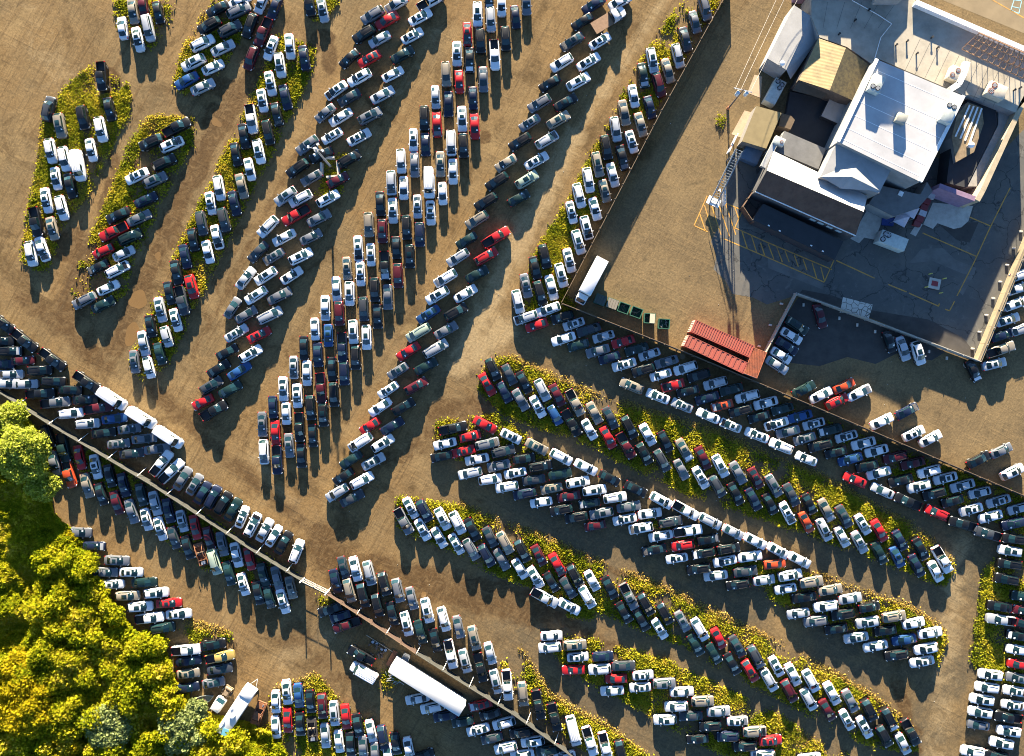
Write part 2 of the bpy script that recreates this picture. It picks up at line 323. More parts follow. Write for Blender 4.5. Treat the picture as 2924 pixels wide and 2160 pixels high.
# ------------------------------------------------------------------ vehicles
# L, W, H, belt, nose height, cowl x, roof front x, roof rear x, rear glass base x, tail height
SPEC = {
 'sedan':   dict(L=4.80, W=1.84, H=1.45, belt=0.96, nose=0.70, cowl=1.18, rf=0.28, rr=-0.92, rb=-1.70, tail=0.98),
 'compact_car': dict(L=4.42, W=1.76, H=1.46, belt=0.96, nose=0.72, cowl=1.16, rf=0.28, rr=-0.92, rb=-1.68, tail=1.00),
 'coupe':   dict(L=4.55, W=1.80, H=1.34, belt=0.92, nose=0.66, cowl=0.92, rf=0.0, rr=-0.75, rb=-1.68, tail=0.95),
 'hatchback': dict(L=4.15, W=1.74, H=1.50, belt=0.98, nose=0.74, cowl=1.10, rf=0.42, rr=-1.35, rb=-1.90, tail=1.0),
 'suv':     dict(L=4.72, W=1.90, H=1.72, belt=1.12, nose=0.88, cowl=1.25, rf=0.42, rr=-1.66, rb=-2.20, tail=1.1),
 'minivan': dict(L=5.00, W=1.96, H=1.76, belt=1.10, nose=0.82, cowl=1.62, rf=0.80, rr=-2.02, rb=-2.36, tail=1.1),
 'van':     dict(L=5.85, W=2.06, H=2.15, belt=1.30, nose=1.00, cowl=1.95, rf=1.40, rr=-2.72, rb=-2.86, tail=1.3),
 'pickup_truck': dict(L=5.70, W=1.98, H=1.86, belt=1.16, nose=0.98, cowl=1.40, rf=0.65, rr=-0.55, rb=-0.80, tail=1.14),
}
def half_width(s, x):
    """plan outline: rounded nose and tail"""
    a = s['L'] / 2; u = min(1.0, abs(x) / a); w = s['W'] / 2
    r = 0.80 if x > 0 else 0.72
    k = max(0.0, (u - r) / (1 - r))
    return w * (1 - (0.26 if x > 0 else 0.17) * k ** 2.2 - 0.02 * u)
def top_z(s, x, kind):
    a = s['L'] / 2
    if x > s['cowl']:
        k = (x - s['cowl']) / (a - s['cowl'])
        return s['belt'] - (s['belt'] - s['nose']) * (0.30 * k + 0.70 * k ** 3)
    if x < s['rb']:
        k = (s['rb'] - x) / max(0.01, a + s['rb'])
        return s['tail'] - 0.10 * k ** 3
    return s['belt'] + (s['tail'] - s['belt']) * (s['cowl'] - x) / (s['cowl'] - s['rb'])
def patch(q, u0, u1, v0, v1, off, bulge=0.0, nu=1, round_=0.0):
    """panel lying on the bilinear face q=(a,b,c,d): a-b along u, a-d along v, pushed out by off"""
    a, b, c, dd = (Vector(p) for p in q)
    n = -(b - a).cross(dd - a).normalized()
    f = lambda u, v: a.lerp(b, u).lerp(dd.lerp(c, u), v) + n * off
    return [f(u0, v1), f(u1, v1), f(u1, v0), f(u0, v0)]
MODELS = {}; EXTRA = {}
def extra_meshes(kind):
    """a loose-fitting hood panel and the yard's white marking on the windscreen"""
    if kind in EXTRA: return EXTRA[kind]
    s = SPEC[kind]; a = s['L'] / 2; m = MB(); xs = [s['cowl'] + 0.16 + (a - 0.30 - s['cowl'] - 0.16) * k / 5 for k in range(6)]; rows = []
    for x in xs: w_ = half_width(s, x) * 0.76; z = top_z(s, x, kind) + 0.05; rows.append([(x, w_, z), (x, 0, z + 0.03), (x, -w_, z)])
    for r0, r1 in zip(rows, rows[1:]):
        for k in (0, 1): m.face([r0[k], r0[k + 1], r1[k + 1], r1[k]])
    for r0, r1 in zip(rows, rows[1:]):
        for k in (0, 2): m.face([r0[k], r1[k], (r1[k][0], r1[k][1], r1[k][2] - 0.06), (r0[k][0], r0[k][1], r0[k][2] - 0.06)])
    hood = m.mesh('hood', TRIM, smooth=50); bm = bmesh.new(); bm.from_mesh(hood); bmesh.ops.recalc_face_normals(bm, faces=bm.faces)
    for f in bm.faces:
        if abs(f.normal.z) > 0.3 and f.normal.z < 0: f.normal_flip()
    bm.to_mesh(hood); bm.free()
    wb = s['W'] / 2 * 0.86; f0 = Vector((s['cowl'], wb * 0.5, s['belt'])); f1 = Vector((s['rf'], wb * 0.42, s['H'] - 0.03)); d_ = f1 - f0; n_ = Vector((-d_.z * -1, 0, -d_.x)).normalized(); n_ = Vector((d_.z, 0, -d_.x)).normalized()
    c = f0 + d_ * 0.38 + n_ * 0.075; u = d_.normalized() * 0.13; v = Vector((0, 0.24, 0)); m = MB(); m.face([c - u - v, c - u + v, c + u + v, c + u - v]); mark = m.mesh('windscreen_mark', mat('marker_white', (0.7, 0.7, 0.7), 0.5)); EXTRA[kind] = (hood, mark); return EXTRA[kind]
def build_model(kind, style=0):
    s = SPEC[kind]; a = s['L'] / 2; parts = []
    xs = sorted(set([a, a - 0.06, a - 0.25, a - 0.55, (s['cowl'] + a - 0.5) / 2, s['cowl'], 0.4, 0.0, -0.6, s['rb'], -a + 0.5, -a + 0.22, -a + 0.05, -a]), reverse=True)
    b = MB(); rings = []
    bed0, bed1 = (-0.98, -a + 0.10) if kind == 'pickup_truck' else (None, None)
    for x in xs:
        w_ = half_width(s, x); zt = top_z(s, x, kind); zb = 0.24 if abs(x) < a - 0.2 else 0.34
        e = 0.05 if abs(x) == a else 0.0
        zt -= e * 1.6
        half = [(w_ * 0.90, zb), (w_, zb + 0.26), (w_ * 0.995, zb + (zt - zb) * 0.66), (w_ * 0.93, zt - 0.03), (w_ * 0.78, zt + 0.005)]
        ring = [(x, y, z) for y, z in half] + [(x, 0, zt + 0.035)] + [(x, -y, z) for y, z in half[::-1]]
        rings.append(ring)
    n = len(rings[0]); base = len(b.v)
    for r_ in rings: b.v += r_
    for i in range(len(rings) - 1):
        for j in range(n - 1):
            p = base + i * n + j
            mid = (rings[i][0][0] + rings[i + 1][0][0]) / 2
            if bed0 is not None and bed1 < mid < bed0 and j in (4, 5): continue
            b.f.append((p, p + n, p + n + 1, p + 1)); b.mi.append(1 if j in (0, n - 2) else 0)
    b.f.append(tuple(base + j for j in range(n))); b.mi.append(0)
    b.f.append(tuple(base + (len(rings) - 1) * n + n - 1 - j for j in range(n))); b.mi.append(0)
    # greenhouse
    wb = s['W'] / 2 * 0.86; wt = s['W'] / 2 * (0.71 if kind in ('sedan', 'coupe', 'compact_car') else 0.72 if kind != 'van' else 0.80)
    zB = s['belt'] - 0.02; zR = s['H']; cr = 0.05
    F = [(s['cowl'], wb * 0.96, zB + 0.02), (s['cowl'] + 0.15, 0, zB + 0.03), (s['cowl'], -wb * 0.96, zB + 0.02)]
    f = [(s['rf'], wt, zR - cr), (s['rf'] + 0.10, 0, zR), (s['rf'], -wt, zR - cr)]
    r = [(s['rr'], wt * 0.95, zR - cr), (s['rr'] - 0.06, 0, zR), (s['rr'], -wt * 0.95, zR - cr)]
    Rr = [(s['rb'], wb * 0.92, zB + (s['tail'] - s['belt']) + 0.02), (s['rb'] - 0.10, 0, zB + (s['tail'] - s['belt']) + 0.03), (s['rb'], -wb * 0.92, zB + (s['tail'] - s['belt']) + 0.02)]
    xm = (s['rf'] + s['rr']) / 2
    m_ = [(xm, wt * 1.03, zR - cr + 0.025), (xm, 0, zR + 0.03), (xm, -wt * 1.03, zR - cr + 0.025)]
    for lo, hi in ((F, f),):
        for k in (0, 1): b.face([lo[k], hi[k], hi[k + 1], lo[k + 1]])
    for k in (0, 1):
        b.face([f[k], m_[k], m_[k + 1], f[k + 1]]); b.face([m_[k], r[k], r[k + 1], m_[k + 1]]); b.face([r[k], Rr[k], Rr[k + 1], r[k + 1]])
    for sg, k in ((1, 0), (-1, 2)):
        seq = [F[k], f[k], m_[k], r[k], Rr[k]]
        b.face(seq[::-1] if sg < 0 else seq)
    if kind == 'pickup_truck':          # open bed let into the body
        wi = s['W'] / 2 * 0.80; zt = s['belt'] - 0.02; b.mat = 1
        zf = 0.62
        b.face([(bed0, wi, zf), (bed1, wi, zf), (bed1, -wi, zf), (bed0, -wi, zf)][::-1])
        for p, q in (((bed0, wi), (bed1, wi)), ((bed1, wi), (bed1, -wi)), ((bed1, -wi), (bed0, -wi)), ((bed0, -wi), (bed0, wi))):
            b.face([(*p, zf), (*q, zf), (*q, zt + 0.03), (*p, zt + 0.03)])
        b.mat = 0
    # mirrors stay with the body shell
    for sg in (1, -1): b.box((s['cowl'] - 0.28, sg * (s['W'] / 2 + 0.06), zB + 0.08), (0.16, 0.24, 0.14))
    me = b.mesh(kind + '_body', [TRIM, TRIM], smooth=35)
    bm = bmesh.new(); bm.from_mesh(me); bmesh.ops.recalc_face_normals(bm, faces=bm.faces); bm.to_mesh(me); bm.free()
    me = bevelled(me, 0.045, 2)
    parts.append(('body', me, 'paint'))
    def panel(name, quads, mt):
        p = MB()
        for q in quads: p.face(q)
        parts.append((name, p.mesh(name, mt, smooth=30), None))
    o = 0.035
    q1 = (F[0], F[1], f[1], f[0]); q2 = (F[1], F[2], f[2], f[1])
    panel('windscreen', [patch(q1, 0.05, 1.0, 0.0, 0.97, o), patch(q2, 0.0, 0.95, 0.0, 0.97, o)], GLASS)
    q1 = (Rr[2], Rr[1], r[1], r[2]); q2 = (Rr[1], Rr[0], r[0], r[1])
    panel('rear_window', [patch(q1, 0.08, 1.0, 0.06, 0.95, o), patch(q2, 0.0, 0.92, 0.06, 0.95, o)], GLASS)
    for sg, k in ((1, 0), (-1, 2)):
        A, B_, C_, D_ = Vector(F[k]), Vector(Rr[k]), Vector(r[k]), Vector(f[k])
        rear = 0.9 if kind not in ('van',) else 0.36
        q = (B_, A, D_, C_) if sg > 0 else (A, B_, C_, D_)
        lo, hi = (1 - rear + 0.02, 0.94) if sg > 0 else (0.06, rear - 0.02)
        panel('side_window', [patch(q, lo, hi, 0.14, 0.90, o)], GLASS)
    if style == 1:
        x0, x1 = s['rf'] - 0.18, s['rf'] - 0.85
        if kind == 'suv': x1 = s['rf'] - 1.15
        z = zR + 0.045
        p = MB(); yy = wt * 0.62
        p.box(((x0 + x1) / 2, 0, z - 0.03), (x0 - x1, 2 * yy, 0.06)); parts.append(('sunroof', bevelled(p.mesh('sunroof', GLASS), 0.02), None))
    if kind in ('suv', 'minivan') and style == 0:
        for sg in (1, -1):
            p = MB(); p.bar((s['rf'] - 0.3, sg * wt * 0.86, zR + 0.03), (s['rr'] + 0.15, sg * wt * 0.86, zR + 0.03), 0.05, 0.05); parts.append(('roof_rail', p.mesh('roof_rail', TRIM), None))
    if kind == 'van':
        p = MB()
        for k in range(5): p.bar((1.2, (k - 2) * 0.32, zR - 0.005 + 0.012 * (2 - abs(k - 2))), (-2.6, (k - 2) * 0.32, zR - 0.005 + 0.012 * (2 - abs(k - 2))), 0.07, 0.05)
        parts.append(('roof_rib_panel', p.mesh('roof_rib_panel', [TRIM]), 'paint'))
    # lamps
    for sg in (1, -1):
        xh = a - 0.30; yh = sg * half_width(s, xh) * 0.86; p = MB()
        p.box((xh, yh, s['nose'] - 0.01), (0.34, 0.30, 0.13), rz=-sg * 0.5); parts.append(('headlight', bevelled(p.mesh('headlight', LAMP), 0.02), None))
        xt = -a + 0.13; yt = sg * half_width(s, xt) * 0.86; p = MB()
        p.box((xt, yt, s['tail'] - 0.16), (0.22, 0.30, 0.18), rz=sg * 0.35); parts.append(('tail_light', bevelled(p.mesh('tail_light', TAIL), 0.02), None))
    rw = 0.33 if kind in ('sedan', 'coupe', 'compact_car', 'hatchback') else 0.38
    for x in (a - 0.92, -a + 0.98):
        for sg in (1, -1):
            p = MB(); y = sg * (s['W'] / 2 - 0.10)
            p.cyl((x, y - sg * 0.11, rw), (x, y + sg * 0.12, rw), rw, n=16); p.mat = 1
            p.cyl((x, y + sg * 0.08, rw), (x, y + sg * 0.128, rw), rw * 0.6, n=12); parts.append(('wheel', p.mesh('wheel', [TYRE, ALLOY]), None))
    return parts
BODY = {}
def body_mesh(me, c, key):
    if (key, c) not in BODY:
        m = me.copy(); m.materials[0] = paint(c); BODY[(key, c)] = m
    return BODY[(key, c)]
def make_vehicle(kind, style, c, loc, rz, name=None):
    key = (kind, style)
    if key not in MODELS: MODELS[key] = build_model(kind, style)
    root = bpy.data.objects.new(name or kind, None); COL.objects.link(root); root.location = loc; root.rotation_euler = (0, 0, rz)
    for pn, me, pm in MODELS[key]:
        o = bpy.data.objects.new(pn, body_mesh(me, c, key + (pn,)) if pm else me); COL.objects.link(o); o.parent = root
    if kind not in ('van',):
        hood, mark = extra_meshes(kind)
        if random.random() < 0.10:
            hc = random.choice(['engine', 'engine', 'k', 'g', 'w', 'l']); hk = ('hood', kind, hc)
            if hk not in BODY: h_ = hood.copy(); h_.materials[0] = mat('engine_bay', (0.02, 0.02, 0.021), 0.7, scale=7, var=0.9, dirt=(0.16, 0.15, 0.14)) if hc == 'engine' else paint(hc); BODY[hk] = h_
            o = bpy.data.objects.new('hood' if hc != 'engine' else 'engine_bay', BODY[hk]); COL.objects.link(o); o.parent = root
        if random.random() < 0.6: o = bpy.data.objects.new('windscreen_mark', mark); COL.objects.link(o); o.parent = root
    return root
KIND = {'s': 'sedan', 'u': 'suv', 'p': 'pickup_truck', 'v': 'van', 'm': 'minivan', 'h': 'hatchback', 'c': 'coupe', 'x': 'wreck', 'f': 'flatbed'}
NOUN = {'s': 'car', 'u': 'SUV', 'p': 'pickup truck', 'v': 'van', 'm': 'minivan', 'h': 'hatchback', 'c': 'coupe', 'x': 'wreck', 'f': 'flatbed truck'}
CAT = {'sedan': 'sedan', 'compact_car': 'compact car', 'suv': 'SUV', 'pickup_truck': 'pickup truck', 'van': 'van', 'minivan': 'minivan', 'hatchback': 'hatchback', 'coupe': 'coupe', 'wreck': 'wrecked car', 'flatbed': 'flatbed truck'}
# where each line of vehicles is: phrase, sort axis (y: counted from the top, x: from the left)
LINES = {
 'A': ('weedy clump at top edge beside bare field', 'y'),
 'B1': ('outermost line of short weedy row beside bare field', 'y'), 'B2': ('second line of short weedy row beside bare field', 'y'),
 'B3': ('third line of short weedy row beside bare field', 'y'), 'B4': ('inner line of short weedy row beside bare field', 'y'),
 'C1': ('left line of slanted weedy row with red pickup', 'y'), 'C2': ('right line of slanted weedy row with red pickup', 'y'),
 'D1': ('left line of slanted weedy block by top edge', 'y'), 'D2': ('right line of slanted weedy block by top edge', 'y'),
 'D3': ('steep line beside slanted block at top edge', 'y'), 'D4': ('tiny weedy patch at top edge', 'x'),
 'E1': ('left line of long weedy row by puddled track', 'y'), 'E2': ('right line of long weedy row by puddled track', 'y'),
 'F1': ('left line of slanted row round light mast', 'y'), 'F2': ('middle line of slanted row round light mast', 'y'), 'F3': ('right line of slanted row round light mast', 'y'),
 'G1': ('first line of four-wide upright block', 'y'), 'G2': ('second line of four-wide upright block', 'y'), 'G3': ('third line of four-wide upright block', 'y'), 'G4': ('fourth line of four-wide upright block', 'y'),
 'H1': ('left line of slanted row with flatbed truck', 'y'), 'H2': ('right line of slanted row with flatbed truck', 'y'),
 'I1': ('outer line of row along dark fence', 'y'), 'I2': ('inner line of row along dark fence', 'y'), 'I3': ('corner group outside dark fence', 'y'),
 'J1': ('line beside fence below red containers', 'x'), 'J2': ('second line below fence and red containers', 'x'), 'J3': ('single file along shaded lane', 'x'),
 'L1': ('upper line of long weedy row beside shaded lane', 'x'), 'L2': ('lower line of long weedy row beside shaded lane', 'x'),
 'M1': ('single file on upper rim of wide block', 'x'), 'M2': ('first inner line of wide block', 'x'), 'M3': ('middle inner line of wide block', 'x'), 'M4': ('lowest line of wide block', 'x'),
 'N1': ('upper line of longest weedy row', 'x'), 'N2': ('lower line of longest weedy row', 'x'), 'N3': ('pair parked below longest weedy row', 'x'),
 'O1': ('upper line of last weedy row by bottom edge', 'x'), 'O2': ('middle line of last weedy row by bottom edge', 'x'), 'O3': ('lower line of last weedy row by bottom edge', 'x'),
 'P1': ('upper line above bottom fence past the gate', 'x'), 'P2': ('lower line above bottom fence past the gate', 'x'),
 'Q1': ('file of vans and cars facing dirt track', 'x'), 'Q2': ('middle line of dark group left of vans', 'x'), 'Q3': ('fence-side line of dark group left of vans', 'x'),
 'R1': ('line tight below long concrete fence', 'x'), 'R2': ('outer line below long concrete fence', 'x'),
 'S1': ('overgrown line at edge of woods', 'y'), 'S2': ('outer line at edge of woods', 'y'),
 'T1': ('left line of small group above camper', 'y'), 'T2': ('right line of small group above camper', 'y'),
 'U1': ('upper line of weedy block by bottom edge', 'x'), 'U2': ('lower line of weedy block by bottom edge', 'x'), 'U3': ('bottom edge beside weedy block', 'x'),
 'V1': ('trio below gate end of fence', 'y'), 'V2': ('pair beside white semi trailer', 'y'), 'V3': ('line half under white semi trailer', 'x'), 'V4': ('group between semi trailer and bottom fence', 'x'),
 'W1': ('line outside tan barrier wall', 'y'), 'W2': ('second line outside tan barrier wall', 'y'), 'X1': ('first line of stack at right edge', 'y'), 'X2': ('second line of stack at right edge', 'y'),
 'Y1': ('line along white panel fence in lot', 'y'), 'Y2': ('loose cars under panel fence in lot', 'x'), 'Z1': ('loose group on tan lot above fence', 'x'), 'O9': ('beside camper', 'x')}
ORD = ['first', 'second', 'third', 'fourth', 'fifth', 'sixth', 'seventh', 'eighth', 'ninth', 'tenth', 'eleventh', 'twelfth', 'thirteenth', 'fourteenth', 'fifteenth']
CARS = []; FOOT = []
def read_cars():
    S = 731 / 2236; ox = oy = 0
    for line in CAR_TEXT.strip().splitlines():
        if line.startswith('T '):
            _, a_, b_ = line.split(); ox, oy = int(a_), int(b_); continue
        h, rest = line.split(':'); row, ang = h.split()
        if row[0] == 'A': row = 'A'
        for e in rest.split():
            p = e.split(','); t = p[2].replace('*', '')
            CARS.append(dict(row=row, x=ox + float(p[0]) * S, y=oy + float(p[1]) * S, a=float(p[3]) if len(p) > 3 else float(ang), c=t[0], t=t[1], sun='*' in p[2]))
def place_cars():
    read_cars(); groups = {}
    for c in CARS: groups.setdefault((c['row'], c['c'], c['t'], c['sun']), []).append(c)
    for (row, col, t, sun_), L_ in groups.items():
        phrase, ax = LINES[row]; L_.sort(key=lambda q: q[ax])
        noun = CW[col][0] + ' ' + NOUN[t] + (' with sunroof' if sun_ else '')
        for i, c in enumerate(L_):
            if len(L_) == 1: c['label'] = f'only {noun} in {phrase}'
            else: c['label'] = f"{ORD[i]} {noun} from {'top' if ax == 'y' else 'left'}, {phrase}"
    for i, c in enumerate(CARS):
        kind = KIND[c['t']]
        if kind == 'sedan' and (i * 7) % 17 < 7: kind = 'compact_car'  # every few sedans take a shorter body by list position, still sedans
        p = P(c['x'], c['y'], 0.8); p.z = 0
        rz = R(c['a'] + random.uniform(-1.5, 1.5))
        Ln = SPEC.get(kind, dict(L=4.8))['L']
        FOOT.append((p.x, p.y, rz, Ln / 2, 0.95))
        if kind == 'wreck': o = make_wreck(c['c'], p, rz)
        elif kind == 'flatbed': o = make_flatbed(p, rz)
        else:
            o = make_vehicle(kind, 1 if c['sun'] else 0, c['c'], p, rz)
            k = random.uniform(0.93, 0.98) * (0.93 if c['row'][0] == 'O' else 0.96 if c['row'][0] in 'JLMNVX' else 1.0); o.scale = (k, random.uniform(0.90, 0.95), random.uniform(0.97, 1.03))
        tag(o, c['label'], CAT[kind], CAT[kind] + 's parked in the salvage yard')
def make_wreck(c, p, rz):
    """burnt-out shell: roofless floor pan, engine bay and seats"""
    root = link('wreck', None, None, p, rz); b = MB(); pm = RUST if c != 'k' else mat('burnt', (0.03, 0.027, 0.025), 0.9)
    for sg in (1, -1):
        b.bar((-2.1, sg * 0.8, 0.55), (2.0, sg * 0.8, 0.55), 0.14, 0.6)
        b.bar((1.0, sg * 0.72, 0.85), (0.35, sg * 0.60, 1.35), 0.07); b.bar((0.35, sg * 0.60, 1.35), (-0.9, sg * 0.60, 1.38), 0.07); b.bar((-0.9, sg * 0.60, 1.38), (-1.7, sg * 0.7, 0.9), 0.07)
    b.box((0, 0, 0.32), (4.2, 1.5, 0.1)); b.box((1.05, 0, 0.75), (0.12, 1.5, 0.3)); b.box((-1.75, 0, 0.78), (0.7, 1.5, 0.1)); b.box((2.1, 0, 0.5), (0.14, 1.6, 0.3))
    if c == 'o': b.box((-0.3, 0, 1.40), (1.3, 1.2, 0.05)); b.box((1.6, 0, 0.85), (0.9, 1.4, 0.06))
    obj('shell', b, pm, root)
    e = MB(); e.box((1.6, 0.05, 0.65), (0.6, 0.7, 0.45)); e.cyl((1.5, -0.3, 0.8), (1.9, -0.3, 0.85), 0.12); obj('engine', e, ALLOY, root)
    for y in (0.38, -0.38):
        q = MB(); q.box((-0.1, y, 0.55), (0.5, 0.5, 0.2)); q.box((-0.4, y, 0.85), (0.14, 0.5, 0.55)); obj('seat', q, WOOD, root)
    for x in (1.4, -1.4):
        for sg in (1, -1):
            q = MB(); q.cyl((x, sg * 0.72, 0.3), (x, sg * 0.9, 0.3), 0.28, n=14); obj('wheel', q, RUST, root)
    return root
def make_flatbed(p, rz):
    root = link('flatbed', None, None, p, rz); W_ = paint('w')
    b = MB(); b.prism([(0.8, 0.95), (2.5, 0.95), (3.3, 0.8), (3.45, 0), (3.3, -0.8), (2.5, -0.95), (0.8, -0.95)], 0.35, 1.15); obj('hood_body', b, W_, root)
    b = MB(); b.prism([(0.85, 0.9), (1.9, 0.85), (1.9, -0.85), (0.85, -0.9)], 1.15, 1.95)
    obj('cab', b, W_, root).data = bevelled(b.mesh('cab', W_), 0.1)
    q = MB(); q.face([(2.5, 0.72, 1.18), (1.93, 0.66, 1.9), (1.93, -0.66, 1.9), (2.5, -0.72, 1.18)][::-1]); obj('windscreen', q, GLASS, root)
    q = MB(); q.face([(0.84, 0.6, 1.3), (0.84, 0.6, 1.8), (0.84, -0.6, 1.8), (0.84, -0.6, 1.3)]); obj('rear_window', q, GLASS, root)
    for k in range(9):
        pass
    q = MB(); q.box((-1.3, 0, 1.05), (3.7, 2.3, 0.14)); obj('load_bed', q, mat('plank_bed', (0.20, 0.12, 0.07), 0.85, scale=2.5), root)
    q = MB(); q.box((0.62, 0, 1.4), (0.1, 2.1, 0.7)); obj('headboard', q, TRIM, root)
    for x in (2.4, -1.7):
        for sg in (1, -1):
            q = MB(); q.cyl((x, sg * 0.75, 0.42), (x, sg * 1.0, 0.42), 0.42, n=16); q.mat = 1; q.cyl((x, sg * 0.9, 0.42), (x, sg * 1.01, 0.42), 0.24, n=12); obj('wheel', q, [TYRE, ALLOY], root)
    return root
# ------------------------------------------------------------------ ground
def ground_mat():
    m, t, b = new_mat('yard_dirt'); N = t.nodes; L = t.links
    geo = N.new('ShaderNodeNewGeometry'); pos = geo.outputs['Position']
    def noise(scale, detail=5, rough=0.6, rot=None, stretch=None, dist=0.0):
        n = N.new('ShaderNodeTexNoise'); n.inputs['Scale'].default_value = scale; n.inputs['Detail'].default_value = detail; n.inputs['Roughness'].default_value = rough; n.inputs['Distortion'].default_value = dist
        if rot is None: L.new(pos, n.inputs['Vector'])
        else:
            mp = N.new('ShaderNodeMapping'); mp.vector_type = 'TEXTURE'; mp.inputs['Rotation'].default_value = (0, 0, R(rot)); mp.inputs['Scale'].default_value = (*stretch, 1)
            L.new(pos, mp.inputs['Vector']); L.new(mp.outputs[0], n.inputs['Vector'])
        return n.outputs[0]
    def ramp(v, a, b_):
        r = N.new('ShaderNodeMapRange'); r.interpolation_type = 'SMOOTHSTEP'; r.inputs[1].default_value = a; r.inputs[2].default_value = b_; L.new(v, r.inputs[0]); return r.outputs[0]
    def mix(f, a, b_):
        x = N.new('ShaderNodeMix'); x.data_type = 'RGBA'
        if isinstance(f, float): x.inputs[0].default_value = f
        else: L.new(f, x.inputs[0])
        for k, v in ((6, a), (7, b_)):
            if isinstance(v, tuple): x.inputs[k].default_value = (*v, 1)
            else: L.new(v, x.inputs[k])
        return x.outputs[2]
    def math_(op, a, b_):
        x = N.new('ShaderNodeMath'); x.operation = op
        for k, v in ((0, a), (1, b_)):
            if isinstance(v, (int, float)): x.inputs[k].default_value = v
            else: L.new(v, x.inputs[k])
        return x.outputs[0]
    sx = N.new('ShaderNodeSeparateXYZ'); L.new(pos, sx.inputs[0])
    a = R(23.4)
    dd = math_('ADD', math_('MULTIPLY', math_('SUBTRACT', sx.outputs[1], 13.5), -math.cos(a)), math_('MULTIPLY', math_('SUBTRACT', sx.outputs[0], 9.4), -math.sin(a)))
    low = math_('MULTIPLY', ramp(dd, -2, 14), ramp(sx.outputs[0], -25, 5))
    lot = math_('MULTIPLY', ramp(dd, 0, -3), ramp(math_('ADD', math_('MULTIPLY', sx.outputs[0], 0.85), math_('MULTIPLY', sx.outputs[1], -0.53)), -1, 1.5))
    c = mix(ramp(noise(0.035, 6, 0.6, dist=0.4), 0.40, 0.62), (0.158, 0.099, 0.041), (0.129, 0.091, 0.045))
    c = mix(math_('MULTIPLY', ramp(noise(0.16, 6, 0.65), 0.46, 0.70), 0.8), c, (0.206, 0.141, 0.065))
    damp = ramp(noise(0.075, 8, 0.72, dist=1.4), 0.50, 0.64)
    c = mix(math_('MULTIPLY', damp, 0.78), c, (0.059, 0.036, 0.014))
    ta = ramp(noise(1.0, 5, 0.6, 60, (22.0, 0.7)), 0.50, 0.70); tb = ramp(noise(1.0, 5, 0.6, -27, (26.0, 0.8)), 0.50, 0.70)
    far = math_('SUBTRACT', 1.0, low)
    c = mix(math_('MULTIPLY', math_('MULTIPLY', ta, far), 0.6), c, (0.086, 0.052, 0.021))
    c = mix(math_('MULTIPLY', low, ramp(noise(0.09, 6, 0.6), 0.34, 0.56)), c, (0.086, 0.067, 0.040))
    c = mix(math_('MULTIPLY', math_('MULTIPLY', tb, low), 0.5), c, (0.059, 0.045, 0.026))
    at = N.new('ShaderNodeAttribute'); at.attribute_name = 'soil'; sa = N.new('ShaderNodeSeparateColor'); L.new(at.outputs['Color'], sa.inputs[0])
    edge = math_('MULTIPLY', math_('SUBTRACT', noise(0.28, 8, 0.7, dist=1.0), 0.5), 1.5)
    pale = ramp(math_('ADD', sa.outputs[2], edge), 0.30, 0.85); c = mix(math_('MULTIPLY', pale, 0.80), c, (0.275, 0.205, 0.112))
    brn = ramp(math_('ADD', sa.outputs[0], edge), 0.20, 0.62); c = mix(math_('MULTIPLY', brn, 0.88), c, mix(noise(0.5, 7, 0.7), (0.025, 0.014, 0.007), (0.102, 0.058, 0.022)))
    ruts = ramp(noise(1.0, 4, 0.5, 62, (40.0, 0.32)), 0.55, 0.66); c = mix(math_('MULTIPLY', math_('MULTIPLY', ruts, far), 0.4), c, (0.070, 0.048, 0.026)); rut2 = ramp(noise(1.0, 4, 0.5, -31, (40.0, 0.35)), 0.56, 0.66); c = mix(math_('MULTIPLY', math_('MULTIPLY', rut2, ramp(sx.outputs[1], 5, -30)), 0.4), c, (0.057, 0.042, 0.024))
    lc = mix(ramp(noise(0.12, 7, 0.65, dist=0.6), 0.38, 0.62), (0.118, 0.085, 0.045), (0.155, 0.111, 0.057))
    lc = mix(math_('MULTIPLY', ramp(noise(0.30, 7, 0.7, dist=1.2), 0.56, 0.70), 0.6), lc, (0.058, 0.044, 0.024))
    lc = mix(ramp(noise(0.9, 8, 0.7, dist=2.0), 0.60, 0.78), lc, (0.184, 0.142, 0.082))
    c = mix(lot, c, lc)
    sw = ramp(noise(0.45, 8, 0.72, dist=2.2), 0.42, 0.66); c = mix(math_('MULTIPLY', sw, 0.38), c, (0.198, 0.135, 0.065))
    sd = ramp(noise(0.7, 8, 0.75, 60, (6.0, 1.0), dist=1.5), 0.54, 0.70); c = mix(math_('MULTIPLY', sd, 0.42), c, (0.052, 0.035, 0.018))
    g = noise(2.6, 8, 0.75); c2 = mix(ramp(g, 0.30, 0.74), (0.70, 0.70, 0.70), (1.24, 1.23, 1.21))
    x = N.new('ShaderNodeMix'); x.data_type = 'RGBA'; x.blend_type = 'MULTIPLY'; x.inputs[0].default_value = 1.0
    L.new(c, x.inputs[6]); L.new(c2, x.inputs[7])
    vo = N.new('ShaderNodeTexVoronoi'); vo.inputs['Scale'].default_value = 1.1; L.new(pos, vo.inputs['Vector'])
    st = ramp(vo.outputs['Distance'], 0.12, 0.05)
    c = mix(math_('MULTIPLY', st, 0.10), x.outputs[2], (0.286, 0.215, 0.115))
    L.new(c, b.inputs['Base Color']); b.inputs['Roughness'].default_value = 0.95; b.inputs['Specular IOR Level'].default_value = 0.15
    bp = N.new('ShaderNodeBump'); bp.inputs['Strength'].default_value = 0.35; bp.inputs['Distance'].default_value = 0.12
    hsum = math_('ADD', math_('ADD', noise(0.6, 8, 0.7), math_('MULTIPLY', ta, 0.25)), math_('MULTIPLY', tb, 0.2)); L.new(hsum, bp.inputs['Height']); L.new(bp.outputs[0], b.inputs['Normal'])
